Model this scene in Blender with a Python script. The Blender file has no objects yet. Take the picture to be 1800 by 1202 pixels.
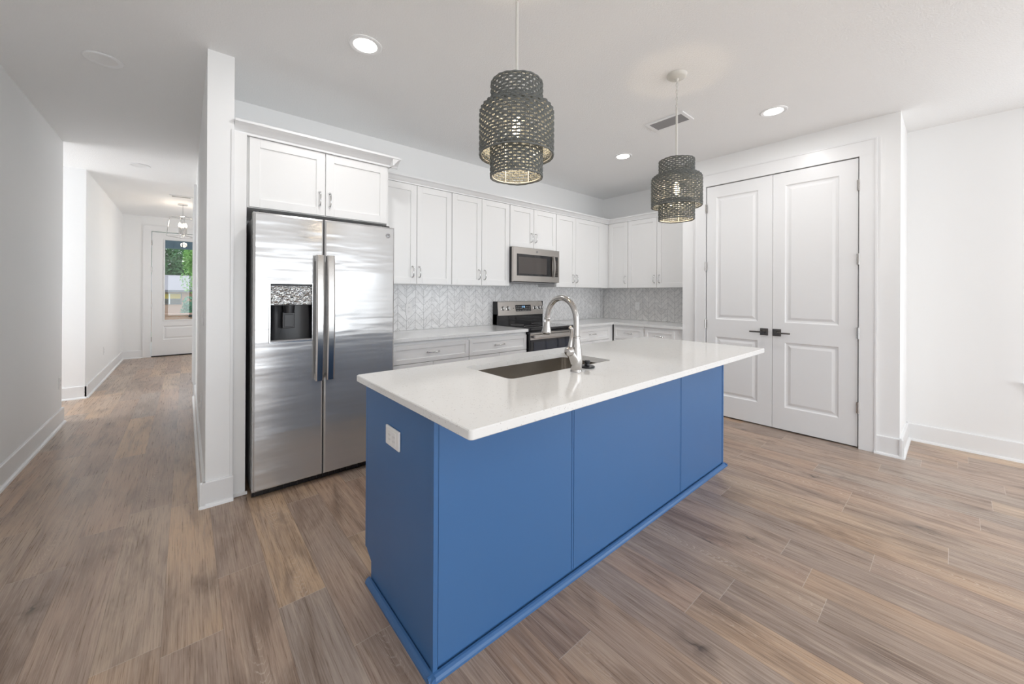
import bpy, bmesh, math, random
from mathutils import Vector, Matrix
random.seed(7)
PI = math.pi
sc = bpy.context.scene
C = sc.collection

# ------------------------------------------------------------------ camera
F_PX, CY = 667.4, 514.07
yaw, pitch, roll = math.radians(49.4) - 0.0004, 0.0012, 0.0050
F = Vector((math.cos(yaw), math.sin(yaw), 0)); R = Vector((math.sin(yaw), -math.cos(yaw), 0)); U = Vector((0, 0, 1))
F2 = F*math.cos(pitch) + U*math.sin(pitch); U2 = U*math.cos(pitch) - F*math.sin(pitch)
R3 = R*math.cos(roll) + U2*math.sin(roll); U3 = U2*math.cos(roll) - R*math.sin(roll)
cd = bpy.data.cameras.new('camera'); cam = bpy.data.objects.new('camera', cd); C.objects.link(cam)
cam.matrix_world = Matrix(((R3.x, U3.x, -F2.x, 0), (R3.y, U3.y, -F2.y, 0), (R3.z, U3.z, -F2.z, 1.2922), (0, 0, 0, 1)))
cd.sensor_fit = 'HORIZONTAL'; cd.sensor_width = 36; cd.lens = F_PX/1800*36; cd.shift_y = -(601-CY)/1800
cd.clip_start = 0.05; cd.clip_end = 300
sc.camera = cam

# ------------------------------------------------------------------ view, world, daylight
vs = sc.view_settings
vs.view_transform = 'Standard'; vs.look = 'None'; vs.exposure = 0.03; vs.gamma = 1.0; vs.use_curve_mapping = False
sc.cycles.max_bounces = 12; sc.cycles.diffuse_bounces = 7; sc.cycles.glossy_bounces = 5
w = bpy.data.worlds.new('sky'); sc.world = w; w.use_nodes = True
nt = w.node_tree; nt.nodes.clear()
wo = nt.nodes.new('ShaderNodeOutputWorld'); bg = nt.nodes.new('ShaderNodeBackground')
tc = nt.nodes.new('ShaderNodeTexCoord'); sx = nt.nodes.new('ShaderNodeSeparateXYZ'); cr = nt.nodes.new('ShaderNodeValToRGB')
nt.links.new(tc.outputs['Generated'], sx.inputs[0]); nt.links.new(sx.outputs['Z'], cr.inputs[0])
cr.color_ramp.elements[0].position = 0.0; cr.color_ramp.elements[0].color = (0.92, 0.96, 1, 1)
cr.color_ramp.elements[1].position = 0.6; cr.color_ramp.elements[1].color = (0.68, 0.83, 1, 1)
nt.links.new(cr.outputs[0], bg.inputs['Color']); bg.inputs['Strength'].default_value = 1.5
nt.links.new(bg.outputs[0], wo.inputs[0])

def area(name, loc, direction, sx_, sy_, power, color=(1, 1, 1), spread=PI):
    l = bpy.data.lights.new(name, 'AREA'); l.shape = 'RECTANGLE'; l.size = sx_; l.size_y = sy_; l.energy = power; l.color = color; l.spread = spread
    o = bpy.data.objects.new(name, l); C.objects.link(o); o.location = loc
    o.rotation_euler = Vector(direction).to_track_quat('-Z', 'Z').to_euler(); return o
# daylight entering by the two living-room openings behind the camera
area('daylight_side_window', (4.90, -1.95, 1.52), (-1, 0, 0), 2.9, 1.75, 44, (0.94, 0.975, 1))
area('daylight_rear_door', (1.6, -5.15, 1.08), (0, 1, 0), 4.6, 2.0, 105, (0.90, 0.955, 1))
area('added_foyer_fill', (1.57, 8.6, 1.5), (-1, 0, 0), 1.2, 1.5, 20, (0.97, 0.98, 1))  # fill lamp added out of view to brighten the hall and foyer
area('added_corridor_fill', (-3.07, 6.25, 1.5), (1, 0, 0), 0.8, 1.4, 38, (0.97, 0.98, 1))  # added fill lamp, lights the hall through the side opening

# ------------------------------------------------------------------ materials
def newmat(name):
    m = bpy.data.materials.new(name); m.use_nodes = True
    return m, m.node_tree, m.node_tree.nodes['Principled BSDF']
def mat(name, col, rough=0.5, metal=0.0, bump=None, coat=0.0, emit=None, est=0, aniso=0, spec=None, var=0):
    m, t, b = newmat(name)
    b.inputs['Base Color'].default_value = (*col, 1); b.inputs['Roughness'].default_value = rough; b.inputs['Metallic'].default_value = metal
    b.inputs['Coat Weight'].default_value = coat
    if spec is not None: b.inputs['Specular IOR Level'].default_value = spec
    if aniso: b.inputs['Anisotropic'].default_value = aniso
    if emit: b.inputs['Emission Color'].default_value = (*emit, 1); b.inputs['Emission Strength'].default_value = est
    tcn = t.nodes.new('ShaderNodeTexCoord'); mp = t.nodes.new('ShaderNodeMapping'); nz = t.nodes.new('ShaderNodeTexNoise')
    t.links.new(tcn.outputs['Object'], mp.inputs[0]); t.links.new(mp.outputs[0], nz.inputs['Vector'])
    if bump:                                           # (scale vector, strength, distance)
        mp.inputs['Scale'].default_value = bump[0]; nz.inputs['Scale'].default_value = 1; nz.inputs['Detail'].default_value = 3
        bp = t.nodes.new('ShaderNodeBump'); bp.inputs['Strength'].default_value = bump[1]; bp.inputs['Distance'].default_value = bump[2]
        t.links.new(nz.outputs['Fac'], bp.inputs['Height']); t.links.new(bp.outputs[0], b.inputs['Normal'])
    else:                                              # faint paint / finish variation
        nz.inputs['Scale'].default_value = 6
        mr = t.nodes.new('ShaderNodeMapRange'); mr.inputs['To Min'].default_value = max(0.02, rough-0.03-var); mr.inputs['To Max'].default_value = rough+0.03+var
        t.links.new(nz.outputs['Fac'], mr.inputs[0]); t.links.new(mr.outputs[0], b.inputs['Roughness'])
    return m
WALL = mat('wall paint', (0.875, 0.88, 0.88), 0.6, bump=((90, 90, 90), 0.05, 0.002))
CEIL = mat('textured ceiling paint', (0.88, 0.885, 0.885), 0.75, bump=((110, 110, 110), 0.45, 0.006))
TRIM = mat('trim paint', (0.84, 0.845, 0.85), 0.32)
CAB = mat('white cabinet paint', (0.86, 0.86, 0.855), 0.34)
DOORW = mat('white door paint', (0.82, 0.825, 0.83), 0.35)
DARK = mat('threshold and shadow gap', (0.02, 0.02, 0.02), 0.7)  # dark threshold colour; also paints the shade behind the pantry doors
BLUE = mat('blue cabinet paint', (0.052, 0.150, 0.345), 0.38)
NICKEL = mat('brushed nickel', (0.50, 0.485, 0.47), 0.2, 1.0)
CHROME = mat('polished nickel', (0.70, 0.70, 0.70), 0.12, 1.0)
STEEL = mat('brushed stainless steel', (0.555, 0.555, 0.555), 0.19, 0.62, bump=((0.9, 0.9, 6.0), 0.25, 0.035))
STEEL2 = mat('appliance steel', (0.56, 0.53, 0.50), 0.28, 1.0, bump=((2, 2, 300), 0.05, 0.001))
SINKM = mat('sink steel', (0.50, 0.47, 0.43), 0.25, 1.0)
GREYS = mat('grey appliance side', (0.30, 0.30, 0.31), 0.45, 0.3)
BLACK = mat('gloss black', (0.012, 0.012, 0.014), 0.08, coat=0.5)
BLACKM = mat('matt black plastic', (0.010, 0.010, 0.012), 0.3)
OVENG = mat('oven glass', (0.016, 0.022, 0.04), 0.05, coat=0.6)
MWG = mat('microwave window', (0.07, 0.06, 0.055), 0.12, coat=0.4)
BRONZE = mat('dark pewter', (0.16, 0.15, 0.14), 0.3, 0.9, bump=((120, 120, 120), 0.5, 0.002))
FILM = mat('wrinkled protective film', (0.75, 0.78, 0.80), 0.08, 1.0, bump=((26, 26, 40), 1.0, 0.05))
PLATE = mat('white plastic', (0.85, 0.85, 0.85), 0.3)
ROPE = mat('grey woven rope', (0.15, 0.16, 0.155), 0.85, bump=((500, 500, 250), 0.6, 0.002))
CREAM = mat('antique white metal', (0.66, 0.65, 0.61), 0.45)
BULB = mat('lit bulb', (1, 0.9, 0.75), 0.3, emit=(1.0, 0.80, 0.55), est=9)
LED = mat('lit led lens', (1, 1, 1), 0.3, emit=(1.0, 0.97, 0.93), est=9)
LENS = mat('unlit lens', (0.78, 0.78, 0.78), 0.3)
DISP = mat('lit blue digits', (0.02, 0.02, 0.02), 0.3, emit=(0.35, 0.65, 1.0), est=2.5)
WHITETXT = mat('printed grey marks', (0.45, 0.45, 0.45), 0.5)
VENTD = mat('grey slat paint', (0.34, 0.34, 0.35), 0.6)
LEAFD = mat('dark foliage', (0.11, 0.24, 0.09), 0.6)
LEAFL = mat('light foliage', (0.33, 0.58, 0.16), 0.55)
LEAFB = mat('bush foliage', (0.07, 0.27, 0.14), 0.6)
BARK = mat('bark', (0.12, 0.09, 0.07), 0.9, bump=((20, 20, 5), 0.8, 0.03))
ROOF = mat('pale shingles', (0.40, 0.35, 0.35), 0.9, bump=((6, 6, 12), 0.5, 0.02))
FASCIA = mat('grey fascia', (0.16, 0.15, 0.18), 0.6)
CURT = mat('yellow curtain', (0.55, 0.38, 0.06), 0.8)
GRASS = mat('lawn', (0.16, 0.26, 0.08), 0.95, bump=((20, 20, 20), 0.8, 0.03))
CONC = mat('porch concrete', (0.45, 0.44, 0.42), 0.85)
SIDING = mat('blue grey board', (0.20, 0.29, 0.35), 0.6)

def nd(t, typ, **kw):
    n = t.nodes.new(typ)
    for k, v in kw.items(): setattr(n, k, v)
    return n
def math_(t, op, a, b=None, c=None):
    n = t.nodes.new('ShaderNodeMath'); n.operation = op
    for i, v in enumerate((a, b, c)):
        if v is None: continue
        if isinstance(v, (int, float)): n.inputs[i].default_value = v
        else: t.links.new(v, n.inputs[i])
    return n.outputs[0]
def mixc(t, fac, a, b, mode='MIX'):
    n = t.nodes.new('ShaderNodeMix'); n.data_type = 'RGBA'; n.blend_type = mode
    for i, v in ((0, fac), (6, a), (7, b)):
        if isinstance(v, (int, float)): n.inputs[i].default_value = v
        elif isinstance(v, tuple): n.inputs[i].default_value = (*v, 1)
        else: t.links.new(v, n.inputs[i])
    return n.outputs[2]
def ramp(t, fac, pts):
    n = t.nodes.new('ShaderNodeValToRGB'); e = n.color_ramp.elements
    while len(e) < len(pts): e.new(0.5)
    for i, (p, c) in enumerate(pts): e[i].position = p; e[i].color = (*c, 1)
    t.links.new(fac, n.inputs[0]); return n.outputs[0]
def comb(t, x, y, z=0.0):
    n = t.nodes.new('ShaderNodeCombineXYZ')
    for i, v in enumerate((x, y, z)):
        if isinstance(v, (int, float)): n.inputs[i].default_value = v
        else: t.links.new(v, n.inputs[i])
    return n.outputs[0]
def noise(t, vec, scale, detail=2, rough=0.5, dist=0):
    n = t.nodes.new('ShaderNodeTexNoise'); n.inputs['Scale'].default_value = scale; n.inputs['Detail'].default_value = detail
    n.inputs['Roughness'].default_value = rough; n.inputs['Distortion'].default_value = dist
    t.links.new(vec, n.inputs['Vector']); return n.outputs['Fac']

# wood plank floor: boards run along y
FLOOR, t, b = newmat('oak look vinyl planks')
g = nd(t, 'ShaderNodeNewGeometry'); s = nd(t, 'ShaderNodeSeparateXYZ'); t.links.new(g.outputs['Position'], s.inputs[0])
PW, PL = 0.178, 1.22
ux = math_(t, 'DIVIDE', math_(t, 'ADD', s.outputs['X'], 20.0), PW)
row = math_(t, 'FLOOR', ux); fx = math_(t, 'SUBTRACT', ux, row)
wn = nd(t, 'ShaderNodeTexWhiteNoise'); wn.noise_dimensions = '1D'; t.links.new(row, wn.inputs['W'])
uy = math_(t, 'DIVIDE', math_(t, 'ADD', math_(t, 'ADD', s.outputs['Y'], 20.0), math_(t, 'MULTIPLY', wn.outputs['Value'], PL)), PL)
colr = math_(t, 'FLOOR', uy); fy = math_(t, 'SUBTRACT', uy, colr)
wid = nd(t, 'ShaderNodeTexWhiteNoise'); wid.noise_dimensions = '2D'; t.links.new(comb(t, row, colr), wid.inputs['Vector'])
pid = wid.outputs['Value']
gv = comb(t, math_(t, 'MULTIPLY', s.outputs['X'], 1.0), math_(t, 'MULTIPLY', s.outputs['Y'], 0.22), math_(t, 'MULTIPLY', pid, 40.0))
n_big = noise(t, gv, 7.5, 4, 0.62, 0.8)
n_fine = noise(t, comb(t, s.outputs['X'], math_(t, 'MULTIPLY', s.outputs['Y'], 0.022), math_(t, 'MULTIPLY', pid, 17.0)), 190.0, 3, 0.7)
n_mid = noise(t, comb(t, s.outputs['X'], math_(t, 'MULTIPLY', s.outputs['Y'], 0.075), math_(t, 'MULTIPLY', pid, 27.0)), 34.0, 4, 0.6, 0.5)
n_soft = noise(t, comb(t, s.outputs['X'], math_(t, 'MULTIPLY', s.outputs['Y'], 0.5), math_(t, 'MULTIPLY', pid, 31.0)), 2.6, 2)
base = ramp(t, pid, [(0.0, (0.300, 0.190, 0.130)), (0.16, (0.520, 0.350, 0.215)), (0.32, (0.290, 0.218, 0.175)), (0.5, (0.430, 0.290, 0.200)), (0.66, (0.345, 0.230, 0.165)), (0.82, (0.330, 0.270, 0.228)), (1.0, (0.530, 0.375, 0.245))])
base = mixc(t, ramp(t, n_soft, [(0.38, (0, 0, 0)), (0.68, (0.55, 0.55, 0.55))]), base, (0.29, 0.225, 0.185))
col = mixc(t, ramp(t, n_big, [(0.28, (0.85, 0.85, 0.85)), (0.38, (0.45, 0.45, 0.45)), (0.52, (0.0, 0.0, 0.0))]), base, (0.13, 0.080, 0.055))
col = mixc(t, ramp(t, n_mid, [(0.32, (0.42, 0.42, 0.42)), (0.48, (0, 0, 0))]), col, (0.17, 0.115, 0.085))
col = mixc(t, ramp(t, n_mid, [(0.54, (0, 0, 0)), (0.75, (0.35, 0.35, 0.35))]), col, (0.56, 0.43, 0.32))
col = mixc(t, ramp(t, n_fine, [(0.50, (0.0, 0.0, 0.0)), (0.66, (0.26, 0.26, 0.26))]), col, (0.58, 0.48, 0.39))
col = mixc(t, ramp(t, n_fine, [(0.36, (0.40, 0.40, 0.40)), (0.48, (0, 0, 0))]), col, (0.15, 0.105, 0.08))
# cathedral grain: stacked arcs down the middle of some planks
dx = math_(t, 'SUBTRACT', math_(t, 'ADD', fx, math_(t, 'MULTIPLY', math_(t, 'SUBTRACT', n_soft, 0.5), 0.5)), 0.5)
arc = math_(t, 'SUBTRACT', math_(t, 'MULTIPLY', s.outputs['Y'], 26.0), math_(t, 'MULTIPLY', math_(t, 'MULTIPLY', dx, dx), 85.0))
arc = math_(t, 'ADD', arc, math_(t, 'MULTIPLY', n_mid, 3.5))
arc = math_(t, 'FRACT', arc)
am = math_(t, 'MULTIPLY', ramp(t, arc, [(0.0, (0.9, 0.9, 0.9)), (0.16, (0.0, 0.0, 0.0)), (0.9, (0, 0, 0)), (1.0, (0.9, 0.9, 0.9))]), ramp(t, math_(t, 'ABSOLUTE', dx), [(0.10, (0.75, 0.75, 0.75)), (0.30, (0, 0, 0))]))
w2 = nd(t, 'ShaderNodeTexWhiteNoise'); w2.noise_dimensions = '2D'; t.links.new(comb(t, colr, row), w2.inputs['Vector'])
am = math_(t, 'MULTIPLY', am, math_(t, 'GREATER_THAN', w2.outputs['Value'], 0.62))
am = math_(t, 'MULTIPLY', am, ramp(t, n_big, [(0.42, (0, 0, 0)), (0.60, (1, 1, 1))]))
col = mixc(t, am, col, (0.58, 0.49, 0.41))
# knots
vk = nd(t, 'ShaderNodeTexVoronoi'); vk.inputs['Scale'].default_value = 1.0; vk.inputs['Randomness'].default_value = 1.0
wob = noise(t, comb(t, s.outputs['X'], s.outputs['Y']), 18.0, 2)
t.links.new(comb(t, math_(t, 'ADD', math_(t, 'MULTIPLY', s.outputs['X'], 5.0), math_(t, 'MULTIPLY', wob, 0.5)), math_(t, 'MULTIPLY', s.outputs['Y'], 1.7), math_(t, 'MULTIPLY', pid, 9.0)), vk.inputs['Vector'])
kn = ramp(t, vk.outputs['Distance'], [(0.02, (0.85, 0.85, 0.85)), (0.07, (0.40, 0.40, 0.40)), (0.20, (0, 0, 0))])
col = mixc(t, kn, col, (0.05, 0.035, 0.028))
e1 = math_(t, 'LESS_THAN', math_(t, 'MINIMUM', fx, math_(t, 'SUBTRACT', 1.0, fx)), 0.006)
e2 = math_(t, 'LESS_THAN', math_(t, 'MINIMUM', fy, math_(t, 'SUBTRACT', 1.0, fy)), 0.0010)
col = mixc(t, math_(t, 'MULTIPLY', e1, 0.45), col, (0.09, 0.06, 0.045))
col = mixc(t, math_(t, 'MULTIPLY', e2, 0.6), col, (0.50, 0.43, 0.37))
col = mixc(t, 1.0, col, (1.16, 1.17, 1.18), 'MULTIPLY')
t.links.new(col, b.inputs['Base Color'])
t.links.new(math_(t, 'ADD', math_(t, 'MULTIPLY', n_fine, 0.20), 0.20), b.inputs['Roughness'])
bp = nd(t, 'ShaderNodeBump'); bp.inputs['Strength'].default_value = 0.12; bp.inputs['Distance'].default_value = 0.002
t.links.new(n_fine, bp.inputs['Height']); t.links.new(bp.outputs[0], b.inputs['Normal'])

# chevron marble tile
def chevron(name, axis, tint):
    m, t, b = newmat(name)
    g = nd(t, 'ShaderNodeNewGeometry'); s = nd(t, 'ShaderNodeSeparateXYZ'); t.links.new(g.outputs['Position'], s.inputs[0])
    CW, TH = 0.0935, 0.078
    u = math_(t, 'DIVIDE', math_(t, 'ADD', s.outputs[axis], 10.02), CW); c = math_(t, 'FLOOR', u); f = math_(t, 'SUBTRACT', u, c)
    odd = math_(t, 'MODULO', c, 2.0)
    ff = math_(t, 'ADD', math_(t, 'MULTIPLY', odd, f), math_(t, 'MULTIPLY', math_(t, 'SUBTRACT', 1.0, odd), math_(t, 'SUBTRACT', 1.0, f)))
    v = math_(t, 'DIVIDE', math_(t, 'ADD', math_(t, 'ADD', s.outputs['Z'], 5.0), math_(t, 'MULTIPLY', ff, -0.088)), TH)
    r = math_(t, 'FLOOR', v); fv = math_(t, 'SUBTRACT', v, r)
    gl = math_(t, 'LESS_THAN', math_(t, 'MINIMUM', fv, math_(t, 'SUBTRACT', 1.0, fv)), 0.028)
    gc = math_(t, 'LESS_THAN', math_(t, 'MINIMUM', f, math_(t, 'SUBTRACT', 1.0, f)), 0.017)
    gr = math_(t, 'MAXIMUM', gl, gc)
    wn = nd(t, 'ShaderNodeTexWhiteNoise'); wn.noise_dimensions = '2D'; t.links.new(comb(t, c, r), wn.inputs['Vector'])
    vec = nd(t, 'ShaderNodeVectorMath', operation='MULTIPLY_ADD'); t.links.new(g.outputs['Position'], vec.inputs[0]); vec.inputs[1].default_value = (1, 1, 1)
    t.links.new(comb(t, wn.outputs['Value'], math_(t, 'MULTIPLY', wn.outputs['Value'], 7.0), wn.outputs['Value']), vec.inputs[2])
    nv = noise(t, vec.outputs[0], 5.0, 6, 0.6, 1.6)
    base = mixc(t, wn.outputs['Value'], tuple(0.93*k for k in tint), tint)
    col = mixc(t, ramp(t, nv, [(0.46, (0, 0, 0)), (0.50, (0.38, 0.38, 0.38)), (0.54, (0, 0, 0))]), base, (0.42, 0.42, 0.43))
    col = mixc(t, ramp(t, nv, [(0.30, (0.5, 0.5, 0.5)), (0.42, (0, 0, 0))]), col, (0.60, 0.60, 0.61))
    col = mixc(t, gr, col, (0.43, 0.43, 0.435))
    t.links.new(col, b.inputs['Base Color'])
    t.links.new(math_(t, 'ADD', 0.18, math_(t, 'MULTIPLY', gr, 0.5)), b.inputs['Roughness'])
    return m
TILEB = chevron('chevron marble tile', 'X', (0.90, 0.90, 0.905))
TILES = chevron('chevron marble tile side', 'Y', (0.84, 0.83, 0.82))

# speckled quartz
QUARTZ, t, b = newmat('speckled white quartz')
g = nd(t, 'ShaderNodeNewGeometry'); v = nd(t, 'ShaderNodeTexVoronoi'); v.inputs['Scale'].default_value = 130; t.links.new(g.outputs['Position'], v.inputs['Vector'])
n2 = noise(t, g.outputs['Position'], 45, 2)
sp = math_(t, 'MULTIPLY', math_(t, 'LESS_THAN', v.outputs['Distance'], 0.24), math_(t, 'GREATER_THAN', n2, 0.55))
t.links.new(mixc(t, math_(t, 'MULTIPLY', sp, 0.6), (0.80, 0.805, 0.80), (0.45, 0.43, 0.41)), b.inputs['Base Color'])
b.inputs['Roughness'].default_value = 0.09; b.inputs['Specular IOR Level'].default_value = 0.55

BRICK, t, b = newmat('red brick')
g = nd(t, 'ShaderNodeNewGeometry'); s = nd(t, 'ShaderNodeSeparateXYZ'); t.links.new(g.outputs['Position'], s.inputs[0])
bt = nd(t, 'ShaderNodeTexBrick'); bt.inputs['Scale'].default_value = 4.0
bt.inputs['Color1'].default_value = (0.50, 0.23, 0.15, 1); bt.inputs['Color2'].default_value = (0.52, 0.28, 0.19, 1); bt.inputs['Mortar'].default_value = (0.6, 0.5, 0.43, 1)
t.links.new(comb(t, s.outputs['X'], s.outputs['Z']), bt.inputs['Vector']); t.links.new(bt.outputs['Color'], b.inputs['Base Color']); b.inputs['Roughness'].default_value = 0.9

GLASS = bpy.data.materials.new('clear pane'); GLASS.use_nodes = True; t = GLASS.node_tree; t.nodes.clear()
o_ = nd(t, 'ShaderNodeOutputMaterial'); tr = nd(t, 'ShaderNodeBsdfTransparent'); gl = nd(t, 'ShaderNodeBsdfGlossy'); gl.inputs['Roughness'].default_value = 0.01
fr = nd(t, 'ShaderNodeFresnel'); mx = nd(t, 'ShaderNodeMixShader'); fr.inputs['IOR'].default_value = 1.5
t.links.new(fr.outputs[0], mx.inputs[0]); t.links.new(tr.outputs[0], mx.inputs[1]); t.links.new(gl.outputs[0], mx.inputs[2]); t.links.new(mx.outputs[0], o_.inputs[0])

# ------------------------------------------------------------------ mesh helpers
class MB:
    def __init__(self, T=None): self.v = []; self.f = []; self.T = T; self.smooth = False
    def add(self, vs_, fs):
        n = len(self.v)
        self.v += [Vector(self.T(*p)) if self.T else Vector(p) for p in vs_]
        self.f += [tuple(i+n for i in f) for f in fs]; return self
    def box(self, x0, x1, y0, y1, z0, z1, bv=0.0):
        if x1 < x0: x0, x1 = x1, x0
        if y1 < y0: y0, y1 = y1, y0
        if z1 < z0: z0, z1 = z1, z0
        if bv:
            bm = bmesh.new(); bmesh.ops.create_cube(bm, size=1)
            for q in bm.verts: q.co = Vector(((x0+x1)/2+q.co.x*(x1-x0), (y0+y1)/2+q.co.y*(y1-y0), (z0+z1)/2+q.co.z*(z1-z0)))
            bmesh.ops.bevel(bm, geom=bm.edges[:], offset=min(bv, 0.49*min(x1-x0, y1-y0, z1-z0)), segments=2, profile=0.5, affect='EDGES')
            bm.verts.index_update()
            self.add([tuple(q.co) for q in bm.verts], [tuple(q.index for q in f.verts) for f in bm.faces]); bm.free(); return self
        return self.add([(x0, y0, z0), (x1, y0, z0), (x1, y1, z0), (x0, y1, z0), (x0, y0, z1), (x1, y0, z1), (x1, y1, z1), (x0, y1, z1)],
                        [(0, 3, 2, 1), (4, 5, 6, 7), (0, 1, 5, 4), (1, 2, 6, 5), (2, 3, 7, 6), (3, 0, 4, 7)])
    def tube(self, pts, r, seg=12, closed=False, cap=True):
        pts = [Vector(p) for p in pts]; n = len(pts); rs = r if isinstance(r, (list, tuple)) else [r]*n
        vs_ = []; up = None
        for i, p in enumerate(pts):
            d = (pts[(i+1) % n]-pts[i-1]) if closed else (pts[min(i+1, n-1)]-pts[max(i-1, 0)])
            d.normalize()
            if up is None: up = d.orthogonal().normalized()
            up = (up - d*up.dot(d)).normalized(); sd = d.cross(up)
            for k in range(seg):
                a = 2*PI*k/seg; vs_.append(tuple(p + (up*math.cos(a)+sd*math.sin(a))*rs[i]))
        fs = []
        for i in range(n if closed else n-1):
            j = (i+1) % n
            for k in range(seg):
                l = (k+1) % seg; fs.append((i*seg+k, i*seg+l, j*seg+l, j*seg+k))
        if cap and not closed: fs += [tuple(range(seg))[::-1], tuple(range((n-1)*seg, n*seg))]
        self.smooth = True
        return self.add(vs_, fs)
    def lathe(self, prof, c=(0, 0, 0), axis='z', seg=32, cap=True):
        """prof: list of (radius, height along axis)"""
        vs_ = []
        for r, h in prof:
            for k in range(seg):
                a = 2*PI*k/seg; p = (r*math.cos(a), r*math.sin(a), h)
                if axis == 'y': p = (p[0], h, p[1])
                if axis == 'x': p = (h, p[0], p[1])
                vs_.append((c[0]+p[0], c[1]+p[1], c[2]+p[2]))
        fs = []
        for i in range(len(prof)-1):
            for k in range(seg):
                l = (k+1) % seg; fs.append((i*seg+k, i*seg+l, (i+1)*seg+l, (i+1)*seg+k))
        if cap: fs += [tuple(range(seg))[::-1], tuple(range((len(prof)-1)*seg, len(prof)*seg))]
        self.smooth = True
        return self.add(vs_, fs)
    def prism(self, prof, axis, a0, a1):
        """profile polygon in the other two axes (order x,y,z without axis)"""
        def q(p, a): return {'x': (a, p[0], p[1]), 'y': (p[0], a, p[1]), 'z': (p[0], p[1], a)}[axis]
        n = len(prof)
        return self.add([q(p, a0) for p in prof]+[q(p, a1) for p in prof],
                        [tuple(range(n))[::-1], tuple(range(n, 2*n))]+[(i, (i+1) % n, n+(i+1) % n, n+i) for i in range(n)])
    def rings(self, u0, u1, v0, v1, steps, fill=True):
        """nested rectangles in u,v with (inset, w) steps; w is the third (middle) coordinate"""
        vs_ = []
        for ins, ww in steps: vs_ += [(u0+ins, ww, v0+ins), (u1-ins, ww, v0+ins), (u1-ins, ww, v1-ins), (u0+ins, ww, v1-ins)]
        fs = []
        for i in range(len(steps)-1):
            for k in range(4): l = (k+1) % 4; fs.append((i*4+k, i*4+l, i*4+4+l, i*4+4+k))
        if fill: n = 4*(len(steps)-1); fs.append((n, n+1, n+2, n+3))
        return self.add(vs_, fs)
    def build(self, name, m, parent=None, recalc=True):
        me = bpy.data.meshes.new(name)
        off = Vector((0, 0, 0))
        if parent is not None:
            p = parent
            while p is not None: off += p.location; p = p.parent
        else:
            xs_ = [q.x for q in self.v]; ys_ = [q.y for q in self.v]; zs_ = [q.z for q in self.v]
            off = Vector(((min(xs_)+max(xs_))/2, (min(ys_)+max(ys_))/2, min(zs_)))
        me.from_pydata([tuple(q-off) for q in self.v], [], self.f)
        bm = bmesh.new(); bm.from_mesh(me)
        if recalc: bmesh.ops.recalc_face_normals(bm, faces=bm.faces[:])
        if self.smooth:
            for f in bm.faces: f.smooth = True
            for e in bm.edges:
                if len(e.link_faces) != 2 or e.calc_face_angle(0) > 0.65: e.smooth = False
        bm.to_mesh(me); bm.free()
        me.materials.append(m)
        o = bpy.data.objects.new(name, me); C.objects.link(o)
        if parent is not None: o.parent = parent
        else: o.location = off
        return o
def tag(o, label, cat, group=None):
    o['label'] = label; o['category'] = cat
    if group: o['group'] = group
    return o
def thing(name, label, cat, loc, group=None):
    o = bpy.data.objects.new(name, None); C.objects.link(o); o.location = loc; o.empty_display_size = 0.05
    return tag(o, label, cat, group)
def struct(name, mb, m, parent=None):
    o = mb.build(name, m, parent); o['kind'] = 'structure'; return o
def B(*a, **k): return MB().box(*a, **k)
def back(y): return lambda u, ww, v: (u, y-ww, v)        # surface facing -y : (u, outwards, up)
def side(x): return lambda u, ww, v: (x-ww, u, v)        # surface facing -x

# ------------------------------------------------------------------ key dimensions
H = 2.753
XL = -0.922; XW1, XW2 = 0.091, 0.223; YP = 2.929; YB = 3.568; XS = 4.924; XP = 4.30; YK, YK2 = 0.281, 2.022
YD = 10.24; YR = -5.2; YO1, YO2 = 5.69, 6.82
BBH = 0.15

# ------------------------------------------------------------------ room shell
struct('floor', B(-3.2, 5.1, YR-0.1, YD+0.1, -0.06, 0), FLOOR)
struct('ceiling', B(-3.2, 5.1, YR-0.1, YD+0.12, H, H+0.1), CEIL)
struct('wall_left', B(XL-0.12, XL, YR, YO1, 0, H), WALL)
struct('wall_hall_left', B(XL-0.12, XL, YO2, YD, 0, H), WALL)
struct('wall_corridor_near', B(-3.1, XL-0.12, YO1-0.12, YO1, 0, H), WALL)
struct('wall_corridor_far', B(-3.1, XL-0.12, YO2, YO2+0.12, 0, H), WALL)
struct('wall_corridor_end', B(-3.2, -3.1, YO1-0.12, 5.85, 0, H).box(-3.2, -3.1, 6.65, YO2+0.12, 0, H).box(-3.2, -3.1, 5.85, 6.65, 0, 0.8).box(-3.2, -3.1, 5.85, 6.65, 2.2, H), WALL)
struct('added_corridor_window', B(-3.18, -3.12, 5.85, 5.9, 0.8, 2.2).box(-3.18, -3.12, 6.6, 6.65, 0.8, 2.2).box(-3.18, -3.12, 5.85, 6.65, 0.8, 0.85).box(-3.18, -3.12, 5.85, 6.65, 2.15, 2.2), TRIM)  # unseen window, made up to go with the corridor fill lamp
DY0, DY1 = 6.18, 6.95                                      # doorway in the hall's right-hand wall
mb = B(XW1, XW2, YP, DY0, 0, H).box(XW1, XW2, DY1, 7.1, 0, H).box(XW1, XW2, DY0, DY1, 2.46, H)
struct('wall_partition', mb, WALL)
struct('trim_6', B(0.208, XW2, YP-0.006, YP, BBH, 2.30), TRIM)
struct('wall_back', B(XW2, XS+0.12, YB, YB+0.12, 0, H), WALL)
struct('wall_foyer_back', B(XW2, 1.6, 7.0, 7.1, 0, H), WALL)
struct('wall_foyer_right', B(1.6, 1.7, 7.0, 8.0, 0, H).box(1.6, 1.7, 9.2, YD, 0, H).box(1.6, 1.7, 8.0, 9.2, 0, 0.75).box(1.6, 1.7, 8.0, 9.2, 2.25, H), WALL)
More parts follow.
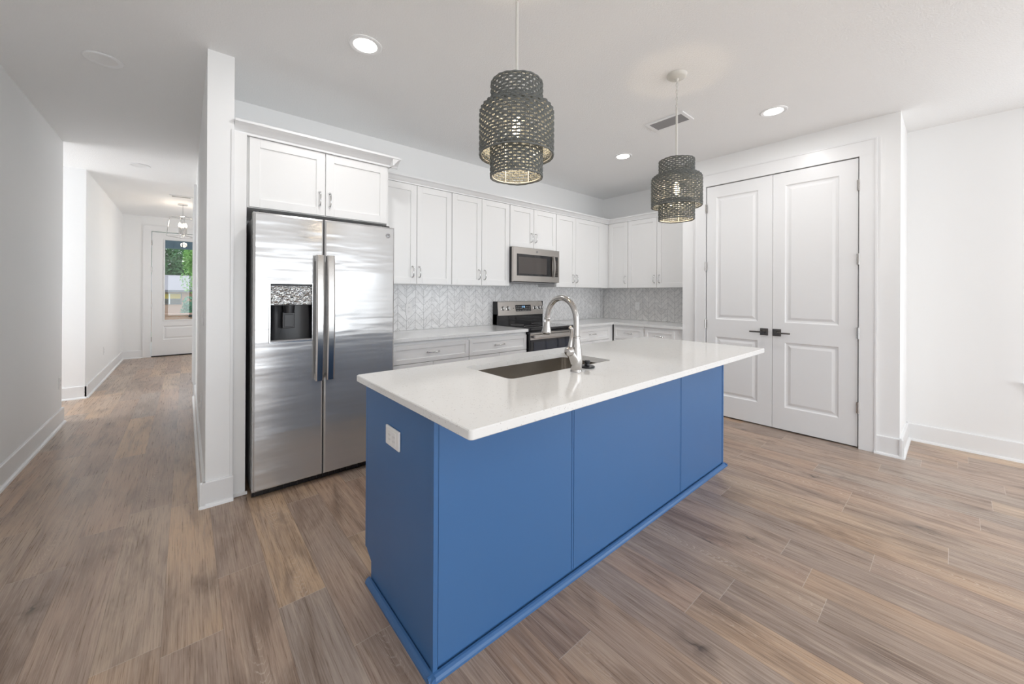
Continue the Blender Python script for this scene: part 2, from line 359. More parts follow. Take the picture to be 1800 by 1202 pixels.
struct('added_foyer_window', B(1.62, 1.68, 8.0, 8.05, 0.75, 2.25).box(1.62, 1.68, 9.15, 9.2, 0.75, 2.25).box(1.62, 1.68, 8.0, 9.2, 0.75, 0.8).box(1.62, 1.68, 8.0, 9.2, 2.2, 2.25).box(1.63, 1.67, 8.0, 9.2, 1.49, 1.52), TRIM)  # added window frame around the foyer fill lamp, hidden by the partition
struct('wall_kitchen_right', B(XS, XS+0.12, YK2, YB, 0, H), WALL)
# the right wall of the living area has the side window
W0, W1, WZ0, WZ1 = -3.5, -0.46, 0.62, 2.42
mb = B(XS, XS+0.12, W1, YK2, 0, H).box(XS, XS+0.12, YR, W0, 0, H).box(XS, XS+0.12, W0, W1, 0, WZ0).box(XS, XS+0.12, W0, W1, WZ1, H)
struct('wall_right', mb, WALL)
D0, D1, D2, DZ = 0.531, 1.145, 1.757, 2.445
mb = B(XP, XP+0.115, YK, D0-0.01, 0, H).box(XP, XP+0.115, D2+0.01, YK2, 0, H).box(XP, XP+0.115, D0-0.01, D2+0.01, DZ+0.01, H)
struct('wall_pantry_front', mb, WALL)
struct('wall_pantry_near', B(XP+0.115, XS, YK, YK+0.115, 0, H), WALL)
struct('wall_pantry_far', B(XP+0.115, XS, YK2-0.115, YK2, 0, H), WALL)
# rear wall with wide glazed opening
G0, G1, GZ = -0.7, 4.0, 2.12
struct('wall_rear', B(XL, G0, YR-0.12, YR, 0, H).box(G1, XS, YR-0.12, YR, 0, H).box(G0, G1, YR-0.12, YR, GZ, H), WALL)
fr_ = MB()
for i in range(4):
    a = G0+(G1-G0)*i/3; fr_.box(a-0.03, a+0.03, YR-0.08, YR-0.03, 0, GZ)
fr_.box(G0, G1, YR-0.08, YR-0.03, 0, 0.05).box(G0, G1, YR-0.08, YR-0.03, GZ-0.06, GZ)
o = struct('window_1', fr_, TRIM)
mb = MB()
for a, c in ((W0, W0+0.04), (W1-0.04, W1), ((W0+W1)/2-0.04, (W0+W1)/2+0.04)): mb.box(XS+0.03, XS+0.09, a, c, WZ0, WZ1)
mb.box(XS+0.03, XS+0.09, W0, W1, WZ0, WZ0+0.05).box(XS+0.03, XS+0.09, W0, W1, WZ1-0.05, WZ1).box(XS+0.04, XS+0.08, W0, W1, 1.5, 1.53)
o = struct('window_2', mb, TRIM)
sill = B(XS-0.05, XS+0.03, W0-0.1, -0.345, 0.592, 0.615, bv=0.004).box(XS-0.018, XS, W0-0.06, -0.375, 0.50, 0.592, bv=0.003)
struct('window_sill', sill, TRIM, o)
# front wall
FD0, FD1 = -0.515, 0.405
struct('wall_entry', B(XL-0.12, FD0-0.01, YD, YD+0.12, 0, H).box(FD1+0.01, 1.7, YD, YD+0.12, 0, H).box(FD0-0.01, FD1+0.01, YD, YD+0.12, 2.47, H), WALL)

def bb_prof(s_=1): return [(0, 0), (0, BBH), (-0.011*s_, BBH), (-0.015*s_, BBH-0.006), (-0.015*s_, 0.020), (-0.022*s_, 0.018), (-0.029*s_, 0.012), (-0.032*s_, 0)]
def baseboard(name, axis, wall, a0, a1, s_):                # s_=+1: board stands on the minus side of the wall plane
    p = [(wall+q[0], q[1]) for q in bb_prof(s_)]
    return struct(name, MB().prism(p, 'y' if axis == 'y' else 'x', a0, a1), TRIM)
baseboard('baseboard_left', 'y', XL, YR, YO1+0.015, -1)
baseboard('baseboard_hall_left', 'y', XL, YO2-0.015, YD, -1)
baseboard('baseboard_corridor_far', 'x', YO2, -3.1, XL+0.02, 1)
baseboard('baseboard_entry', 'x', YD, XL, -0.628, 1)
baseboard('baseboard_partition', 'y', XW1, YP-0.025, DY0-0.115, 1)
baseboard('baseboard_partition_end', 'x', YP, XW1-0.025, XW2+0.004, 1)
baseboard('baseboard_pantry_near', 'y', XP, YK-0.025, 0.428, 1)
baseboard('baseboard_pantry_far', 'y', XP, 1.872, YK2, 1)
baseboard('baseboard_pantry_side', 'x', YK, XP-0.025, XS, 1)
baseboard('baseboard_right', 'y', XS, YR, YK, 1)

def casing(name, T, u0, u1, ztop, wd, z0=0.0, th=0.018, head=None):
    hd = head or wd
    mb = MB(T)
    mb.box(u0-wd, u0, 0, th, z0, ztop).box(u1, u1+wd, 0, th, z0, ztop).box(u0-wd, u1+wd, 0, th+0.001, ztop, ztop+hd)
    mb.box(u0-wd-0.012, u0-wd, 0, th+0.006, z0, ztop+hd).box(u1+wd, u1+wd+0.012, 0, th+0.006, z0, ztop+hd).box(u0-wd-0.012, u1+wd+0.012, 0, th+0.006, ztop+hd, ztop+hd+0.012)
    return struct(name, mb, TRIM)
casing('trim_1', side(XP), D0-0.008, D2+0.008, DZ+0.008, 0.098, head=0.12)
casing('trim_2', back(YD), FD0-0.008, FD1+0.008, 2.468, 0.105)
casing('trim_3', side(XW1), DY0, DY1, 2.46, 0.11, th=0.02, head=0.13)

# ------------------------------------------------------------------ doors
def slab_with_panels(T, u0, u1, v0, v1, th, panels, mould):
    """front at w=0, slab behind it; panels = rectangles that are cut and filled with moulded rings"""
    mb = MB(T)
    us = sorted({u0, u1, *[p[0] for p in panels], *[p[1] for p in panels]}); vs_ = sorted({v0, v1, *[p[2] for p in panels], *[p[3] for p in panels]})
    for i in range(len(us)-1):
        for j in range(len(vs_)-1):
            cu, cv = (us[i]+us[i+1])/2, (vs_[j]+vs_[j+1])/2
            if any(p[0] < cu < p[1] and p[2] < cv < p[3] for p in panels): continue
            mb.add([(us[p_], ww, vs_[q_]) for ww in (0, -th) for p_, q_ in ((i, j), (i+1, j), (i+1, j+1), (i, j+1))], [(0, 1, 2, 3), (7, 6, 5, 4)])
    if mould: mb.add([(u0, -th, v0), (u1, -th, v0), (u1, -th, v1), (u0, -th, v1)], [(3, 2, 1, 0)])
    for a, c in (((u0, v0), (u1, v0)), ((u1, v0), (u1, v1)), ((u1, v1), (u0, v1)), ((u0, v1), (u0, v0))):
        mb.add([(a[0], -th, a[1]), (c[0], -th, c[1]), (c[0], 0, c[1]), (a[0], 0, a[1])], [(0, 1, 2, 3)])
    for p in panels:
        if mould: mb.rings(*p[:4], mould)
    return mb
MOULD = [(0, 0), (0.004, -0.003), (0.010, -0.009), (0.020, -0.011), (0.026, -0.011), (0.045, -0.004), (0.048, -0.003)]
def lever_set(T, u, v, sgn, door):
    h = MB(T).box(u-0.034, u+0.034, 0, 0.010, v-0.034, v+0.034, bv=0.003).box(u-0.026, u+0.026, 0.010, 0.013, v-0.026, v+0.026, bv=0.002).build('door_handle', BRONZE, door)
    MB(T).lathe([(0.011, 0.0), (0.011, 0.045)], (u, 0.012, v), 'y', 16).box(u-0.010*sgn, u+0.115*sgn, 0.045, 0.056, v-0.008, v+0.006, bv=0.003).build('lever', BRONZE, h)
def hinge(T, u, v, door):
    MB(T).box(u-0.013, u+0.013, -0.003, 0.004, v-0.045, v+0.045).lathe([(0.006, -0.048), (0.006, 0.048)], (u, 0.008, v), 'z', 12).build('hinge', NICKEL, door)
for nm, a, c, hu, sg, hin, pu in (('door_1', D1+0.0015, D2, 1.213, 1, D2+0.006, (1.270, 1.662)), ('door_2', D0, D1-0.0015, 1.107, -1, D0-0.006, (0.653, 1.046))):
    T = side(XP-0.003)
    o = struct(nm, slab_with_panels(T, a, c, 0.012, DZ, 0.04, [(pu[0], pu[1], 0.222, 0.838), (pu[0], pu[1], 1.024, 2.325)], MOULD), DOORW)
    lever_set(T, hu, 0.926, sg, o)
    for z in (2.214, 1.592, 0.968, 0.342): hinge(side(XP-0.010), hin, z, o)
struct('pantry_shade_sheet', B(XP+0.06, XP+0.07, D0-0.01, D2+0.01, 0, DZ+0.01), DARK)  # dark sheet behind the doors, shade in their gaps put into its colour

T = back(YD-0.0)
o = struct('door_3', slab_with_panels(T, FD0, FD1, 0.02, 2.455, 0.045, [(-0.331, 0.221, 0.713, 2.319), (-0.345, 0.235, 0.33, 0.60)], None), DOORW)
mb = MB(T).rings(-0.345, 0.235, 0.33, 0.60, MOULD).box(-0.345, 0.235, -0.045, -0.02, 0.33, 0.60); mb.build('moulded_panel', DOORW, o)
mb = MB(T)
for a, c, e, g_ in ((-0.345, -0.325, 0.70, 2.333), (0.215, 0.235, 0.70, 2.333), (-0.325, 0.215, 0.70, 0.72), (-0.325, 0.215, 2.313, 2.333)): mb.box(a, c, -0.045, 0.012, e, g_, bv=0.003)
mb.build('glazing_frame', DOORW, o)
MB(T).box(-0.331, 0.221, -0.026, -0.020, 0.713, 2.319).build('pane', GLASS, o)
for z in (2.24, 1.72, 1.0, 0.35): hinge(T, FD0-0.006, z, o)
lever_set(T, FD1-0.06, 0.93, -1, o)
struct('threshold', B(FD0, FD1, YD-0.02, YD+0.1, 0, 0.018), DARK, o)
struct('door_4', slab_with_panels(side(XW1+0.02), DY0+0.003, DY1-0.003, 0.012, 2.457, 0.04, [(DY0+0.12, DY1-0.12, 0.22, 0.84), (DY0+0.12, DY1-0.12, 1.02, 2.33)], MOULD), DOORW)
o = bpy.data.objects['door_4']
for z in (2.2, 1.6, 0.97, 0.34): hinge(side(XW1+0.004), DY0+0.004, z, o)

# ------------------------------------------------------------------ cabinets
def pull(T, u, v, length, vertical, parent):
    h = length/2; mb = MB(T)
    if vertical: pts = [(u, 0, v-h), (u, 0.018, v-h), (u, 0.030, v-h+0.016), (u, 0.030, v+h-0.016), (u, 0.018, v+h), (u, 0, v+h)]
    else: pts = [(u-h, 0, v), (u-h, 0.018, v), (u-h+0.016, 0.030, v), (u+h-0.016, 0.030, v), (u+h, 0.018, v), (u+h, 0, v)]
    mb.tube(pts, 0.0048, 10)
    for s_ in (-1, 1):
        c = (u, 0, v+s_*h) if vertical else (u+s_*h, 0, v)
        mb.lathe([(0.0085, 0.0), (0.0085, 0.003), (0.006, 0.006)], c, 'y', 14)
    return mb.build('handle', CHROME, parent)
def shaker(name, T, u0, u1, v0, v1, parent, m=CAB, st=0.057, t_=0.019):
    """door or drawer front standing t_ proud of plane w=0"""
    mb = MB(T)
    mb.box(u0, u0+st, 0, t_, v0, v1, bv=0.0012).box(u1-st, u1, 0, t_, v0, v1, bv=0.0012)
    mb.box(u0+st, u1-st, 0, t_, v0, v0+st, bv=0.0012).box(u0+st, u1-st, 0, t_, v1-st, v1, bv=0.0012)
    mb.box(u0+st-0.002, u1-st+0.002, 0, t_-0.009, v0+st-0.002, v1-st+0.002)
    return mb.build(name, m, parent)
def tf(T, d): return lambda u, ww, v: T(u, ww+d, v)
def wall_cab(label, T, front, depth, u0, u1, z0, z1, doors, group='white shaker wall cabinets', pz=None, body=None, open_gap=0.003):
    """T plane is the carcass front; doors = list of (u0,u1,handle_u)"""
    c = T((u0+u1)/2, -depth/2, z0)
    t = thing('wall_cabinet', label, 'cabinet', c, group)
    MB(T).box(u0, u1, -depth, 0, z0, z1).build('body', CAB, t)
    for a, e, hu in doors:
        d = shaker('door', T, a+open_gap/2, e-open_gap/2, z0+0.004, z1-0.002, t)
        pull(tf(T, 0.019), hu, (pz if pz else z0+0.112), 0.098, True, d)
    return t
YU = 3.233; XU = 4.589
TB = back(YU+0.019); TS = side(XU+0.019)
wall_cab('tall white two-door wall cabinet right beside the refrigerator', TB, 0, YB-YU-0.019-0.002, 1.243, 1.988, 1.369, 2.28, [(1.243, 1.612, 1.570), (1.615, 1.986, 1.637)])
wall_cab('tall white two-door wall cabinet just left of the microwave', TB, 0, YB-YU-0.019-0.002, 1.990, 2.736, 1.369, 2.28, [(1.991, 2.351, 2.313), (2.353, 2.734, 2.386)])
wall_cab('short white two-door wall cabinet directly above the microwave', TB, 0, YB-YU-0.019-0.002, 2.738, 3.494, 1.812, 2.28, [(2.742, 3.107, 3.066), (3.110, 3.491, 3.133)], pz=1.938)
wall_cab('tall white two-door wall cabinet between the microwave and the corner', TB, 0, YB-YU-0.019-0.002, 3.496, XU+0.019, 1.369, 2.28, [(3.498, 3.867, 3.813), (3.869, 4.43, 3.882)])
wall_cab('narrow white single-door wall cabinet on the side wall at the corner', TS, 0, XS-XU-0.019-0.002, 2.919, YU+0.019, 1.369, 2.28, [(2.920, 3.222, 2.954)])
wall_cab('white two-door wall cabinet on the side wall beside the pantry', TS, 0, XS-XU-0.019-0.002, YK2+0.004, 2.917, 1.369, 2.28, [(2.495, 2.915, 2.528), (2.075, 2.493, 2.458)])
# refrigerator cabinet and its tall end panels
t = wall_cab('wide white two-door cabinet above the refrigerator', back(2.998), 0, YB-2.998-0.002, 0.296, 1.240, 1.842, 2.30, [(0.306, 0.763, 0.726), (0.766, 1.226, 0.794)], pz=1.962)
B(XW2+0.002, 0.2895, 2.945, YB-0.002, 0.003, 2.30).box(XW2+0.002, 0.300, 2.932, 2.945, 0.003, 0.020).build('side_panel', CAB, t)
B(1.224, 1.240, 2.99, YB-0.002, 0.003, 1.842).build('side_panel', CAB, t)
# crown mouldings
CP = [(0.0, 0.0), (0.010, 0.0), (0.012, 0.012), (0.020, 0.020), (0.038, 0.042), (0.052, 0.050), (0.058, 0.052), (0.058, 0.066), (0.0, 0.066)]
mb = MB().prism([(2.978-p[0]*1.35, 2.300+p[1]*1.06) for p in CP], 'x', XW2+0.002, 1.305)
mb.prism([(1.241+p[0]*1.1, 2.300+p[1]*1.06) for p in CP], 'y', 2.905, YB-0.002).box(0.296, 1.241, 2.978, YB-0.002, 2.301, 2.30+0.066)
tag(mb.build('crown_moulding', TRIM), 'deeper white crown moulding above the refrigerator cabinet', 'moulding')
mb = MB().prism([(YU+0.005-p[0], 2.2805+p[1]*0.9) for p in CP], 'x', 1.302, XU+0.02)
mb.prism([(XU+0.005-p[0], 2.2805+p[1]*0.9) for p in CP], 'y', YK2+0.003, YU+0.02)
mb.box(1.302, XU+0.02, YU+0.005, YB-0.002, 2.2815, 2.339).box(XU+0.005, XS-0.002, YK2+0.003, YU+0.02, 2.2815, 2.339)
tag(mb.build('crown_moulding', TRIM), 'long white crown moulding turning the corner above the wall cabinets', 'moulding')

def base_cab(label, T, depth, u0, u1, dr, doors, m=CAB, grp='white shaker base cabinets', drawers=True):
    c = T((u0+u1)/2, -depth/2, 0)
    t = thing('base_cabinet', label, 'cabinet', c, grp)
    MB(T).box(u0, u1, -depth, 0, 0.10, 0.883).box(u0, u1, -depth, -0.07, 0.0, 0.10).build('body', m, t)
    if drawers:
        d = shaker('drawer', T, dr[0], dr[1], 0.700, 0.852, t, m, st=0.036)
        pull(tf(T, 0.019), (dr[0]+dr[1])/2, 0.780, 0.11, False, d)
    n = len(doors)
    for i, (a, e, hu) in enumerate(doors):
        d = shaker('door', T, a, e, 0.112, 0.694 if drawers else 0.852, t, m)
        pull(tf(T, 0.019), hu, 0.60, 0.098, True, d)
    return t
YC = 2.952; XC = 4.302; TBB = back(YC+0.019); TBS = side(XC+0.019)
dp = YB-YC-0.019-0.002
base_cab('white base cabinet with a drawer next to the refrigerator', TBB, dp, 1.245, 2.006, (1.262, 2.003), [(1.262, 1.63, 1.59), (1.634, 2.003, 1.674)])
base_cab('white base cabinet with a drawer left of the range', TBB, dp, 2.009, 2.744, (2.014, 2.738), [(2.014, 2.374, 2.334), (2.378, 2.738, 2.418)])
base_cab('white corner base cabinet with a drawer right of the range', TBB, dp, 3.506, XC+0.017, (3.512, 4.228), [(3.512, 3.868, 3.83), (3.872, 4.228, 3.91)])
base_cab('narrow white base cabinet on the side wall nearest the corner', TBS, XS-XC-0.021, 2.507, YC, (2.521, 2.932), [(2.521, 2.932, 2.56)])
base_cab('narrow white base cabinet on the side wall beside the pantry', TBS, XS-XC-0.021, YK2+0.006, 2.505, (2.120, 2.489), [(2.120, 2.489, 2.45)])
# perimeter worktops
tag(B(1.243, 2.7455, 2.928, YB-0.014, 0.8845, 0.914, bv=0.002).build('countertop', QUARTZ), 'white quartz countertop between the refrigerator and the range', 'countertop')
poly = [(3.5055, 2.928), (4.282, 2.928), (4.282, YK2+0.003), (XS-0.014, YK2+0.003), (XS-0.014, YB-0.014), (3.5055, YB-0.014)]
tag(MB().prism(poly, 'z', 0.8845, 0.914).build('countertop', QUARTZ), 'L-shaped white quartz countertop in the corner right of the range', 'countertop')
# backsplash
struct('trim_4', B(1.243, XS-0.013, YB-0.012, YB, 0.9155, 1.62), TILEB)
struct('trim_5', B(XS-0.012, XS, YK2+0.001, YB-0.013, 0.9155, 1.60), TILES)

def outlet(label, T, u, v, horiz=False, kind='duplex', gang=1, grp='white wall outlets'):
    c = T(u, 0, v); t = thing('wall_outlet' if kind != 'switch' else 'light_switch', label, 'outlet' if kind != 'switch' else 'light switch', c, grp)
    a, h = (0.035*gang if gang == 1 else 0.058, 0.0575)
    if horiz: a, h = h, a
    MB(T).box(u-a, u+a, 0.0005, 0.006, v-h, v+h, bv=0.002).build('cover_plate', PLATE, t)
    if kind == 'switch':
        MB(T).box(u-0.016, u+0.016, 0.006, 0.0095, v-0.033, v+0.033, bv=0.0015).build('rocker', PLATE, t)
    else:
        for s_ in (-1, 1):
            uu, vv = (u+s_*0.02, v) if horiz else (u, v+s_*0.02)
            r = MB(T).box(uu-0.0135, uu+0.0135, 0.006, 0.0085, vv-0.0135, vv+0.0135, bv=0.003).build('socket', PLATE, t)
            MB(T).box(uu-0.007, uu-0.005, 0.0085, 0.0088, vv-0.004, vv+0.005).box(uu+0.005, uu+0.007, 0.0085, 0.0088, vv-0.004, vv+0.005).build('slot', VENTD, r)
    return t
outlet('white outlet on the chevron backsplash nearest the refrigerator', back(YB-0.012), 1.692, 1.122)
outlet('white outlet on the chevron backsplash just left of the range', back(YB-0.012), 2.392, 1.120)
outlet('white outlet on the side-wall chevron backsplash', side(XS-0.012), 2.96, 1.113)
outlet('white outlet low on the left hall wall before the opening', lambda u, ww, v: (XL+ww, u, v), 5.60, 0.405)
outlet('white outlet low on the left hall wall beyond the opening', lambda u, ww, v: (XL+ww, u, v), 8.17, 0.41)
outlet('white light switch on the hall side of the partition end', side(XW1), 3.43, 1.11, kind='switch')
outlet('white outlet low on the hall side of the partition', side(XW1), 3.70, 0.46)

# ------------------------------------------------------------------ refrigerator
fx0, fxm, fx1 = 0.311, 0.7135, 1.216; fy = 2.807
t = thing('refrigerator', 'stainless steel side-by-side refrigerator with ice dispenser in left door', 'refrigerator', ((fx0+fx1)/2, 3.15, 0))
B(fx0+0.004, fx1-0.004, 2.888, 3.52, 0.03, 1.758, bv=0.004).build('body', GREYS, t)
gb = B(fx0+0.004, fx1-0.004, 2.862, 2.90, 0.004, 0.046)
for i in range(22):
    a = fx0+0.02+i*(fx1-fx0-0.04)/22; gb.box(a, a+0.026, 2.852, 2.864, 0.012, 0.040)
gb.build('base_grille', BLACKM, t)
for a in (fx0+0.03, fx1-0.09): B(a, a+0.06, 2.83, 2.90, 1.758, 1.80, bv=0.006).build('hinge_cover', BLACKM, t)
def fridge_door(x0, x1, hole=None):
    z0, z1 = 0.050, 1.788; T = back(fy); th = 0.072; r_ = 0.012; mb = MB(T)
    steps = [(0, -th), (0, -r_), (0.0035, -0.0045), (r_, 0)]
    if hole is None: mb.rings(x0, x1, z0, z1, steps)
    else:
        mb.rings(x0, x1, z0, z1, steps, fill=False)
        a0, a1, c0, c1 = x0+r_, x1-r_, z0+r_, z1-r_; h0, h1, k0, k1 = hole
        mb.add([(a0, 0, c0), (a1, 0, c0), (a1, 0, c1), (a0, 0, c1), (h0, 0, k0), (h1, 0, k0), (h1, 0, k1), (h0, 0, k1)], [(0, 1, 5, 4), (1, 2, 6, 5), (2, 3, 7, 6), (3, 0, 4, 7)])
    mb.add([(x0, -th, z0), (x1, -th, z0), (x1, -th, z1), (x0, -th, z1)], [(3, 2, 1, 0)])
    d = mb.build('door', STEEL, t)
    B(x0+0.006, x1-0.006, 2.879, 2.888, z0+0.01, z1-0.02).build('gasket', BLACKM, d)
    return d
hole = (0.404, 0.639, 0.975, 1.342)
dl = fridge_door(fx0, fxm-0.0025, hole); dr_ = fridge_door(fxm+0.0025, fx1)
def fridge_handle(x0, x1, door):
    T = back(fy); mb = MB(T); n = 18; vs_ = []
    for i in range(n+1):
        q = i/n; z = 0.70+0.84*q; o_ = 0.052+0.016*math.sin(PI*q); k = 0.016
        vs_ += [(x0, o_-k, z), (x1, o_-k, z), (x1, o_-0.004, z), (x1-0.008, o_, z), (x0+0.008, o_, z), (x0, o_-0.004, z)]
    fs = [tuple(range(6))[::-1], tuple(range(n*6, n*6+6))]
    for i in range(n):
        for k in range(6): fs.append((i*6+k, i*6+(k+1) % 6, i*6+6+(k+1) % 6, i*6+6+k))
    mb.add(vs_, fs)
    for z in (0.700, 1.500): mb.box(x0+0.006, x1-0.006, 0.0005, 0.05, z, z+0.04, bv=0.003)
    mb.build('handle', NICKEL, door)
fridge_handle(0.654, 0.702, dl); fridge_handle(0.722, 0.770, dr_)
# dispenser
T = back(fy); h0, h1, k0, k1 = hole
mb = MB(T).rings(h0-0.010, h1+0.010, k0-0.010, k1+0.010, [(0, 0.0004), (0.002, 0.006), (0.008, 0.006), (0.010, 0.0), (0.010, -0.012)], fill=False)
dsp = mb.build('dispenser', CHROME, dl)
T2 = T
MB(T).box(h0, h1, -0.012, 0.001, 1.208, k1-0.010, bv=0.003).build('control_panel', FILM, dsp)
MB(T).box(h0, h1, -0.012, 0.004, k1-0.012, k1, bv=0.003).build('top_lip', BLACKM, dsp)
mb = MB(T)
n = 12; vs_ = []
for i in range(n+1):
    a = PI*i/n; u = (h0+h1)/2-math.cos(a)*(h1-h0)/2; ww = -0.012-0.052*math.sin(a)**0.7 if 0 < i < n else -0.012
    vs_ += [(u, ww, k0), (u, ww, 1.212)]
mb.add(vs_, [(2*i, 2*i+2, 2*i+3, 2*i+1) for i in range(n)]); mb.smooth = True
mb.build('recess', BLACKM, dsp, recalc=False)
MB(T).box(h0, h1, -0.064, -0.001, k0-0.003, k0+0.006).build('drip_tray', GREYS, dsp)
MB(T).box(h0, h1, -0.064, -0.012, 1.205, 1.212).build('recess_top', BLACKM, dsp)
MB(T).lathe([(0.030, 1.155), (0.034, 1.205)], ((h0+h1)/2-0.01, -0.028, 0), 'z', 20).build('nozzle', BLACKM, dsp)
mb = MB(T).box(0.474, 0.546, -0.045, -0.030, 1.055, 1.160, bv=0.004).box(0.484, 0.536, -0.030, -0.026, 1.065, 1.145, bv=0.002); mb.build('paddle', mat('dark grey plastic', (0.025, 0.025, 0.027), 0.35), dsp)
def badge(T, u, v, r_, parent):
    b_ = MB(T).lathe([(r_, 0.0004), (r_, 0.003), (r_*0.9, 0.004)], (u, 0, v), 'y', 28).build('badge', GREYS, parent)
    pts = [(u+r_*0.78*math.cos(2*PI*i/28), 0.0042, v+r_*0.78*math.sin(2*PI*i/28)) for i in range(28)]
    mb = MB(T).tube(pts, r_*0.05, 6, closed=True)
    # looping monogram strokes
    for s_ in (-1, 1):
        pts = [(u+s_*r_*0.28+r_*0.26*math.cos(a), 0.0045, v+r_*0.42*math.sin(a)) for a in [0.8+i*0.33 for i in range(16)]]
        mb.tube(pts, r_*0.055, 6)
    mb.build('monogram', CHROME, b_)
badge(T, 1.163, 1.722, 0.017, dr_)

# ------------------------------------------------------------------ microwave
t = thing('microwave', 'stainless steel over-the-range microwave with black window', 'microwave', (3.107, 3.36, 1.417))
mx0, mx1, mz0, mz1, my = 2.734, 3.481, 1.417, 1.808, 3.165
B(mx0, mx1, my+0.03, YB-0.014, mz0, mz1-0.002, bv=0.003).build('body', BLACKM, t)
T = back(my)
f_ = MB(T); us = [mx0, 2.783, 3.358, 3.388, 3.452, mx1]
f_.rings(mx0, mx1, mz0+0.004, mz1, [(0, -0.030), (0, -0.004), (0.004, 0)], fill=False)
a0, a1, c0, c1 = mx0+0.004, mx1-0.004, mz0+0.008, mz1-0.004
def quad(u0, u1, v0, v1): f_.add([(u0, 0, v0), (u1, 0, v0), (u1, 0, v1), (u0, 0, v1)], [(0, 1, 2, 3)])
quad(a0, a1, 1.732, c1); quad(a0, a1, c0, 1.488); quad(a0, 2.783, 1.488, 1.732); quad(3.453, a1, 1.488, 1.732); quad(3.345, 3.388, 1.488, 1.732)
door_ = f_.build('door_frame', STEEL2, t)
w_ = MB(T).box(2.783, 3.345, -0.02, -0.002, 1.488, 1.732).build('window', BLACK, t)
MB(T).box(2.812, 3.262, -0.002, -0.0012, 1.512, 1.700).build('viewing_mesh', MWG, w_)
p_ = MB(T).box(3.388, 3.453, -0.02, -0.002, 1.488, 1.732).build('control_panel', BLACK, t)
mb = MB(T)
for i in range(4):
    for j in range(9): mb.box(3.396+i*0.0135, 3.405+i*0.0135, -0.002, -0.0012, 1.500+j*0.021, 1.510+j*0.021)
mb.build('keypad', mat('keypad print', (0.12, 0.09, 0.07), 0.4), p_)
mb = MB(T); n = 14; vs_ = []
for i in range(n+1):
    q = i/n; z = 1.482+0.256*q; o_ = 0.018+0.016*math.sin(PI*q)
    vs_ += [(3.350, o_-0.010, z), (3.380, o_-0.010, z), (3.380, o_, z), (3.350, o_, z)]
fs = [(3, 2, 1, 0), (n*4, n*4+1, n*4+2, n*4+3)]
for i in range(n):
    for k in range(4): fs.append((i*4+k, i*4+(k+1) % 4, i*4+4+(k+1) % 4, i*4+4+k))
mb.add(vs_, fs); mb.box(3.354, 3.376, 0.0005, 0.012, 1.484, 1.500).box(3.354, 3.376, 0.0005, 0.012, 1.720, 1.736)
mb.build('handle', STEEL2, t)
badge(T, 3.098, 1.770, 0.012, t)
B(mx0+0.02, mx1-0.02, my+0.06, YB-0.03, mz0-0.012, mz0-0.0005).build('grease_filter', GREYS, t)

# ------------------------------------------------------------------ range
rx0, rx1 = 2.750, 3.502; ry = 2.905
t = thing('electric_range', 'stainless and black electric range with glass cooktop and rear knobs', 'range', ((rx0+rx1)/2, 3.2, 0))
B(rx0, rx1, ry+0.045, 3.53, 0.03, 0.895).build('body', BLACKM, t)
B(rx0+0.03, rx1-0.03, ry+0.09, 3.5, 0.0, 0.03).build('plinth', BLACKM, t)
ct = B(rx0, rx1, ry, 3.50, 0.8955, 0.920, bv=0.004).build('cooktop', BLACK, t)
for x, y, r_ in ((2.94, 3.06, 0.10), (3.31, 3.06, 0.075), (2.94, 3.33, 0.075), (3.31, 3.33, 0.10)):
    MB().tube([(x+r_*math.cos(2*PI*i/40), y+r_*math.sin(2*PI*i/40), 0.9202) for i in range(40)], 0.0008, 4, closed=True).build('burner_ring', WHITETXT, ct)
dd = B(rx0+0.003, rx1-0.003, ry+0.005, ry+0.043, 0.200, 0.882, bv=0.003).build('oven_door', BLACK, t)
B(rx0+0.003, rx1-0.003, ry+0.001, ry+0.0048, 0.795, 0.868, bv=0.001).build('steel_band', STEEL2, dd)
B(rx0+0.055, rx1-0.055, ry+0.002, ry+0.0049, 0.36, 0.77).build('oven_window', OVENG, dd)
T = back(ry+0.001)
mb = MB(T).box(rx0+0.02, rx1-0.02, 0.034, 0.050, 0.812, 0.850, bv=0.005)
for u in (rx0+0.03, rx1-0.06): mb.box(u, u+0.03, 0.0, 0.036, 0.816, 0.846, bv=0.003)
mb.build('handle', STEEL2, dd)
dw = B(rx0+0.003, rx1-0.003, ry+0.005, ry+0.043, 0.045, 0.190, bv=0.003).build('storage_drawer', STEEL2, t)
# backguard: black lower riser and slanted steel console
B(rx0, rx1, 3.475, 3.548, 0.9205, 1.04).build('riser', BLACK, t)
con = MB().prism([(3.452, 1.026), (3.550, 1.020), (3.550, 1.190), (3.486, 1.190), (3.478, 1.186)], 'x', rx0+0.006, rx1-0.006).build('console', STEEL2, t)
for xa in (rx0, rx1-0.006): B(xa, xa+0.006, 3.470, 3.552, 0.9205, 1.192).build('end_cap', BLACKM, t)
sl = (3.478-3.452)/(1.186-1.026)
def TC(u, ww, v): return (u, 3.452+(v-1.026)*sl-ww*0.987, v+ww*0.16)
for u in (2.830, 2.908, 3.348, 3.424, 3.484):
    if u > 3.47: u = 3.470
    k = MB(TC).lathe([(0.026, 0.0006), (0.026, 0.003), (0.021, 0.005), (0.019, 0.026), (0.017, 0.030)], (u, 0, 1.108), 'y', 24).build('knob', CHROME, t)
    MB(TC).box(u-0.004, u+0.004, 0.0295, 0.038, 1.091, 1.125, bv=0.002).build('grip', CHROME, k)
p_ = MB(TC).box(3.030, 3.285, 0.0005, 0.004, 1.070, 1.146, bv=0.002).build('display_panel', BLACK, t)
SEG = {'a': (0, 1, 1, 1), 'b': (1, .5, 1, 1), 'c': (1, 0, 1, .5), 'd': (0, 0, 1, 0), 'e': (0, 0, 0, .5), 'f': (0, .5, 0, 1), 'g': (0, .5, 1, .5)}
